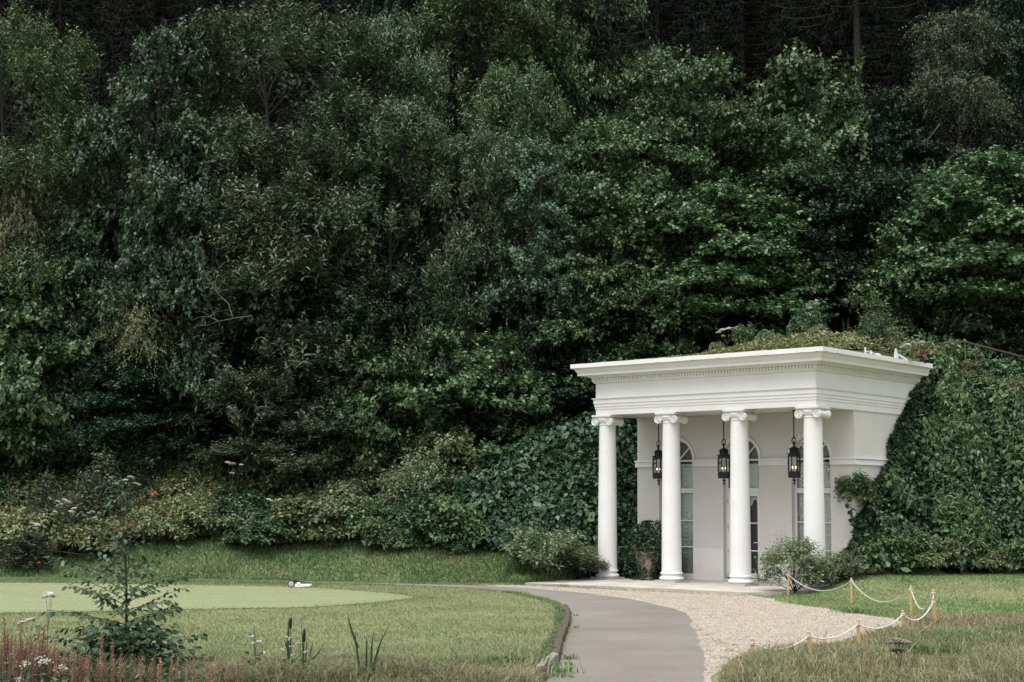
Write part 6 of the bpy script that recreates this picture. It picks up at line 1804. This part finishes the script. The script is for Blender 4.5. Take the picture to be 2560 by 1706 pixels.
def dock(x, ytop, Y):
    p = at(x, ytop, Y); s = rg.uniform(.85, 1.2)
    t = thing('dock_stalk', 'rust-red dock stalk with a dry seed head in the near left corner thicket', 'dock', (p[0], Y, p[2] - .62*s), rg.uniform(0, 6.28), 'rust-red dock stalks')
    t.scale = (s, s, s); m = DK[rg.randrange(6)]; link('stalk', m[0], None, t); link('seeds', m[1], None, t)
for x, y in [(12, 1544), (30, 1585), (52, 1562), (98, 1572), (110, 1570), (282, 1602), (255, 1578), (303, 1632), (20, 1580), (40, 1600), (5, 1600), (75, 1600)]: dock(x, y, rg.uniform(17.2, 17.8))
for i in range(150):
    x = rg.uniform(-15, 480)*(rg.uniform(.35, 1)); y = np.interp(x, [0, 100, 180, 260, 400, 620], [1575, 1600, 1628, 1640, 1650, 1670]) + abs(rg.gauss(0, 45))
    dock(x, y, rg.uniform(16.9, 17.9))
for x, y in [(430, 1640), (445, 1645), (520, 1650), (532, 1665), (548, 1645), (572, 1655), (595, 1648), (600, 1660), (385, 1640), (400, 1650), (358, 1655), (565, 1690), (470, 1668), (492, 1680)]: dock(x, y, rg.uniform(17.0, 17.6))
def yarrow(label, x, y, r, seed):
    p = at(x, y, 17.1); t = thing('yarrow', label, 'wildflower', (p[0], 17.1, p[2] - .5), 0, 'white flower heads among the dock')
    rng = np.random.default_rng(seed); fm = MB()
    for k in range(46):
        fm.lathe([(.002, -.007), (.010, -.002), (.011, .005), (.003, .010)], 6, (rng.normal()*r, rng.normal()*r*.6, .5 + rng.normal()*r*.55))
    fm.obj('blossom', M['whiteflower'], t, 60); s = MB(); s.tube([(0, 0, 0), (0, 0, .5)], [.005, .004], 5); s.obj('stem', M['reed'], t)
yarrow('dense white flower head in the bottom left corner', 50, 1700, .042, 1); yarrow('white flower head behind the dock, above the corner one', 108, 1655, .045, 2); yarrow('faint white flower head right of the others in the dock', 155, 1672, .035, 3); yarrow('white flower head left of the middle one in the dock', 64, 1662, .030, 4)
# leafy filling under the dock and sapling
X, Y = scatter(612, -7.5, -3.4, 16.6, 18.6, 5200)
rng = np.random.default_rng(612); m = len(X)
P = np.stack([X, Y, H(X, Y) + rng.uniform(0, 1, m)*np.interp(X, [-7, -5, -3.4], [.6, .5, .25])*np.interp(Y, [16.6, 18, 18.6], [1.2, .8, .4])], -1)
A = rand_dirs(rng, m); A[:, 2] = A[:, 2]*.5 + .4
tag(link('pond_weeds', leaves_mesh('pond_weeds', P, A, np.tile([0, -.2, 1.], (m, 1)) + rng.normal(size=(m, 3))*.4, .10*rng.uniform(.5, 1.3, m), .035*rng.uniform(.5, 1.3, m)), M['herbdark']), 'tangle of green weeds under the dock and the sapling', 'weeds', kind='stuff')
umbel_plant('tall pinkish yarrow left of the sapling against the putting green', [(112, 1492), (130, 1490), (125, 1486)], 18.8, None, None, 'twig', UMS, 'wildflower', 'umbel_flower', .004)
umbel_plant('white umbel with a thin stem left of the sapling, lower one', [(52, 1558), (70, 1552), (80, 1550)], 18.6, None, None, 'twig', UMS, 'wildflower', 'umbel_flower', .004)
# dry hogweed on the near verge
umbel_plant('dry brown hogweed stalk with a flat seed head on the near right verge', [(2238, 1608), (2248, 1603), (2258, 1607), (2243, 1627)], 19.6, -.3, None, 'twig', UMD, 'seed head', 'dry_hogweed', .007)
# haze of fallen dry stems
def straw(label, pts, r=.004):
    mb = MB(); mb.tube([at(*p) for p in pts], [r, r*.8, r*.4], 4); tag(mb.obj('dry_grass', M['stake'], None, 60), label, 'dry stem', 'dry grass stems')
straw('long dry grass stem leaning from the rope turn towards the verge', [(2262, 1618, 24), (2300, 1580, 24.2), (2358, 1538, 24.6)])
straw('dry grass stem leaning below the rope turn', [(2255, 1650, 21), (2275, 1625, 21.2), (2295, 1600, 21.4)])
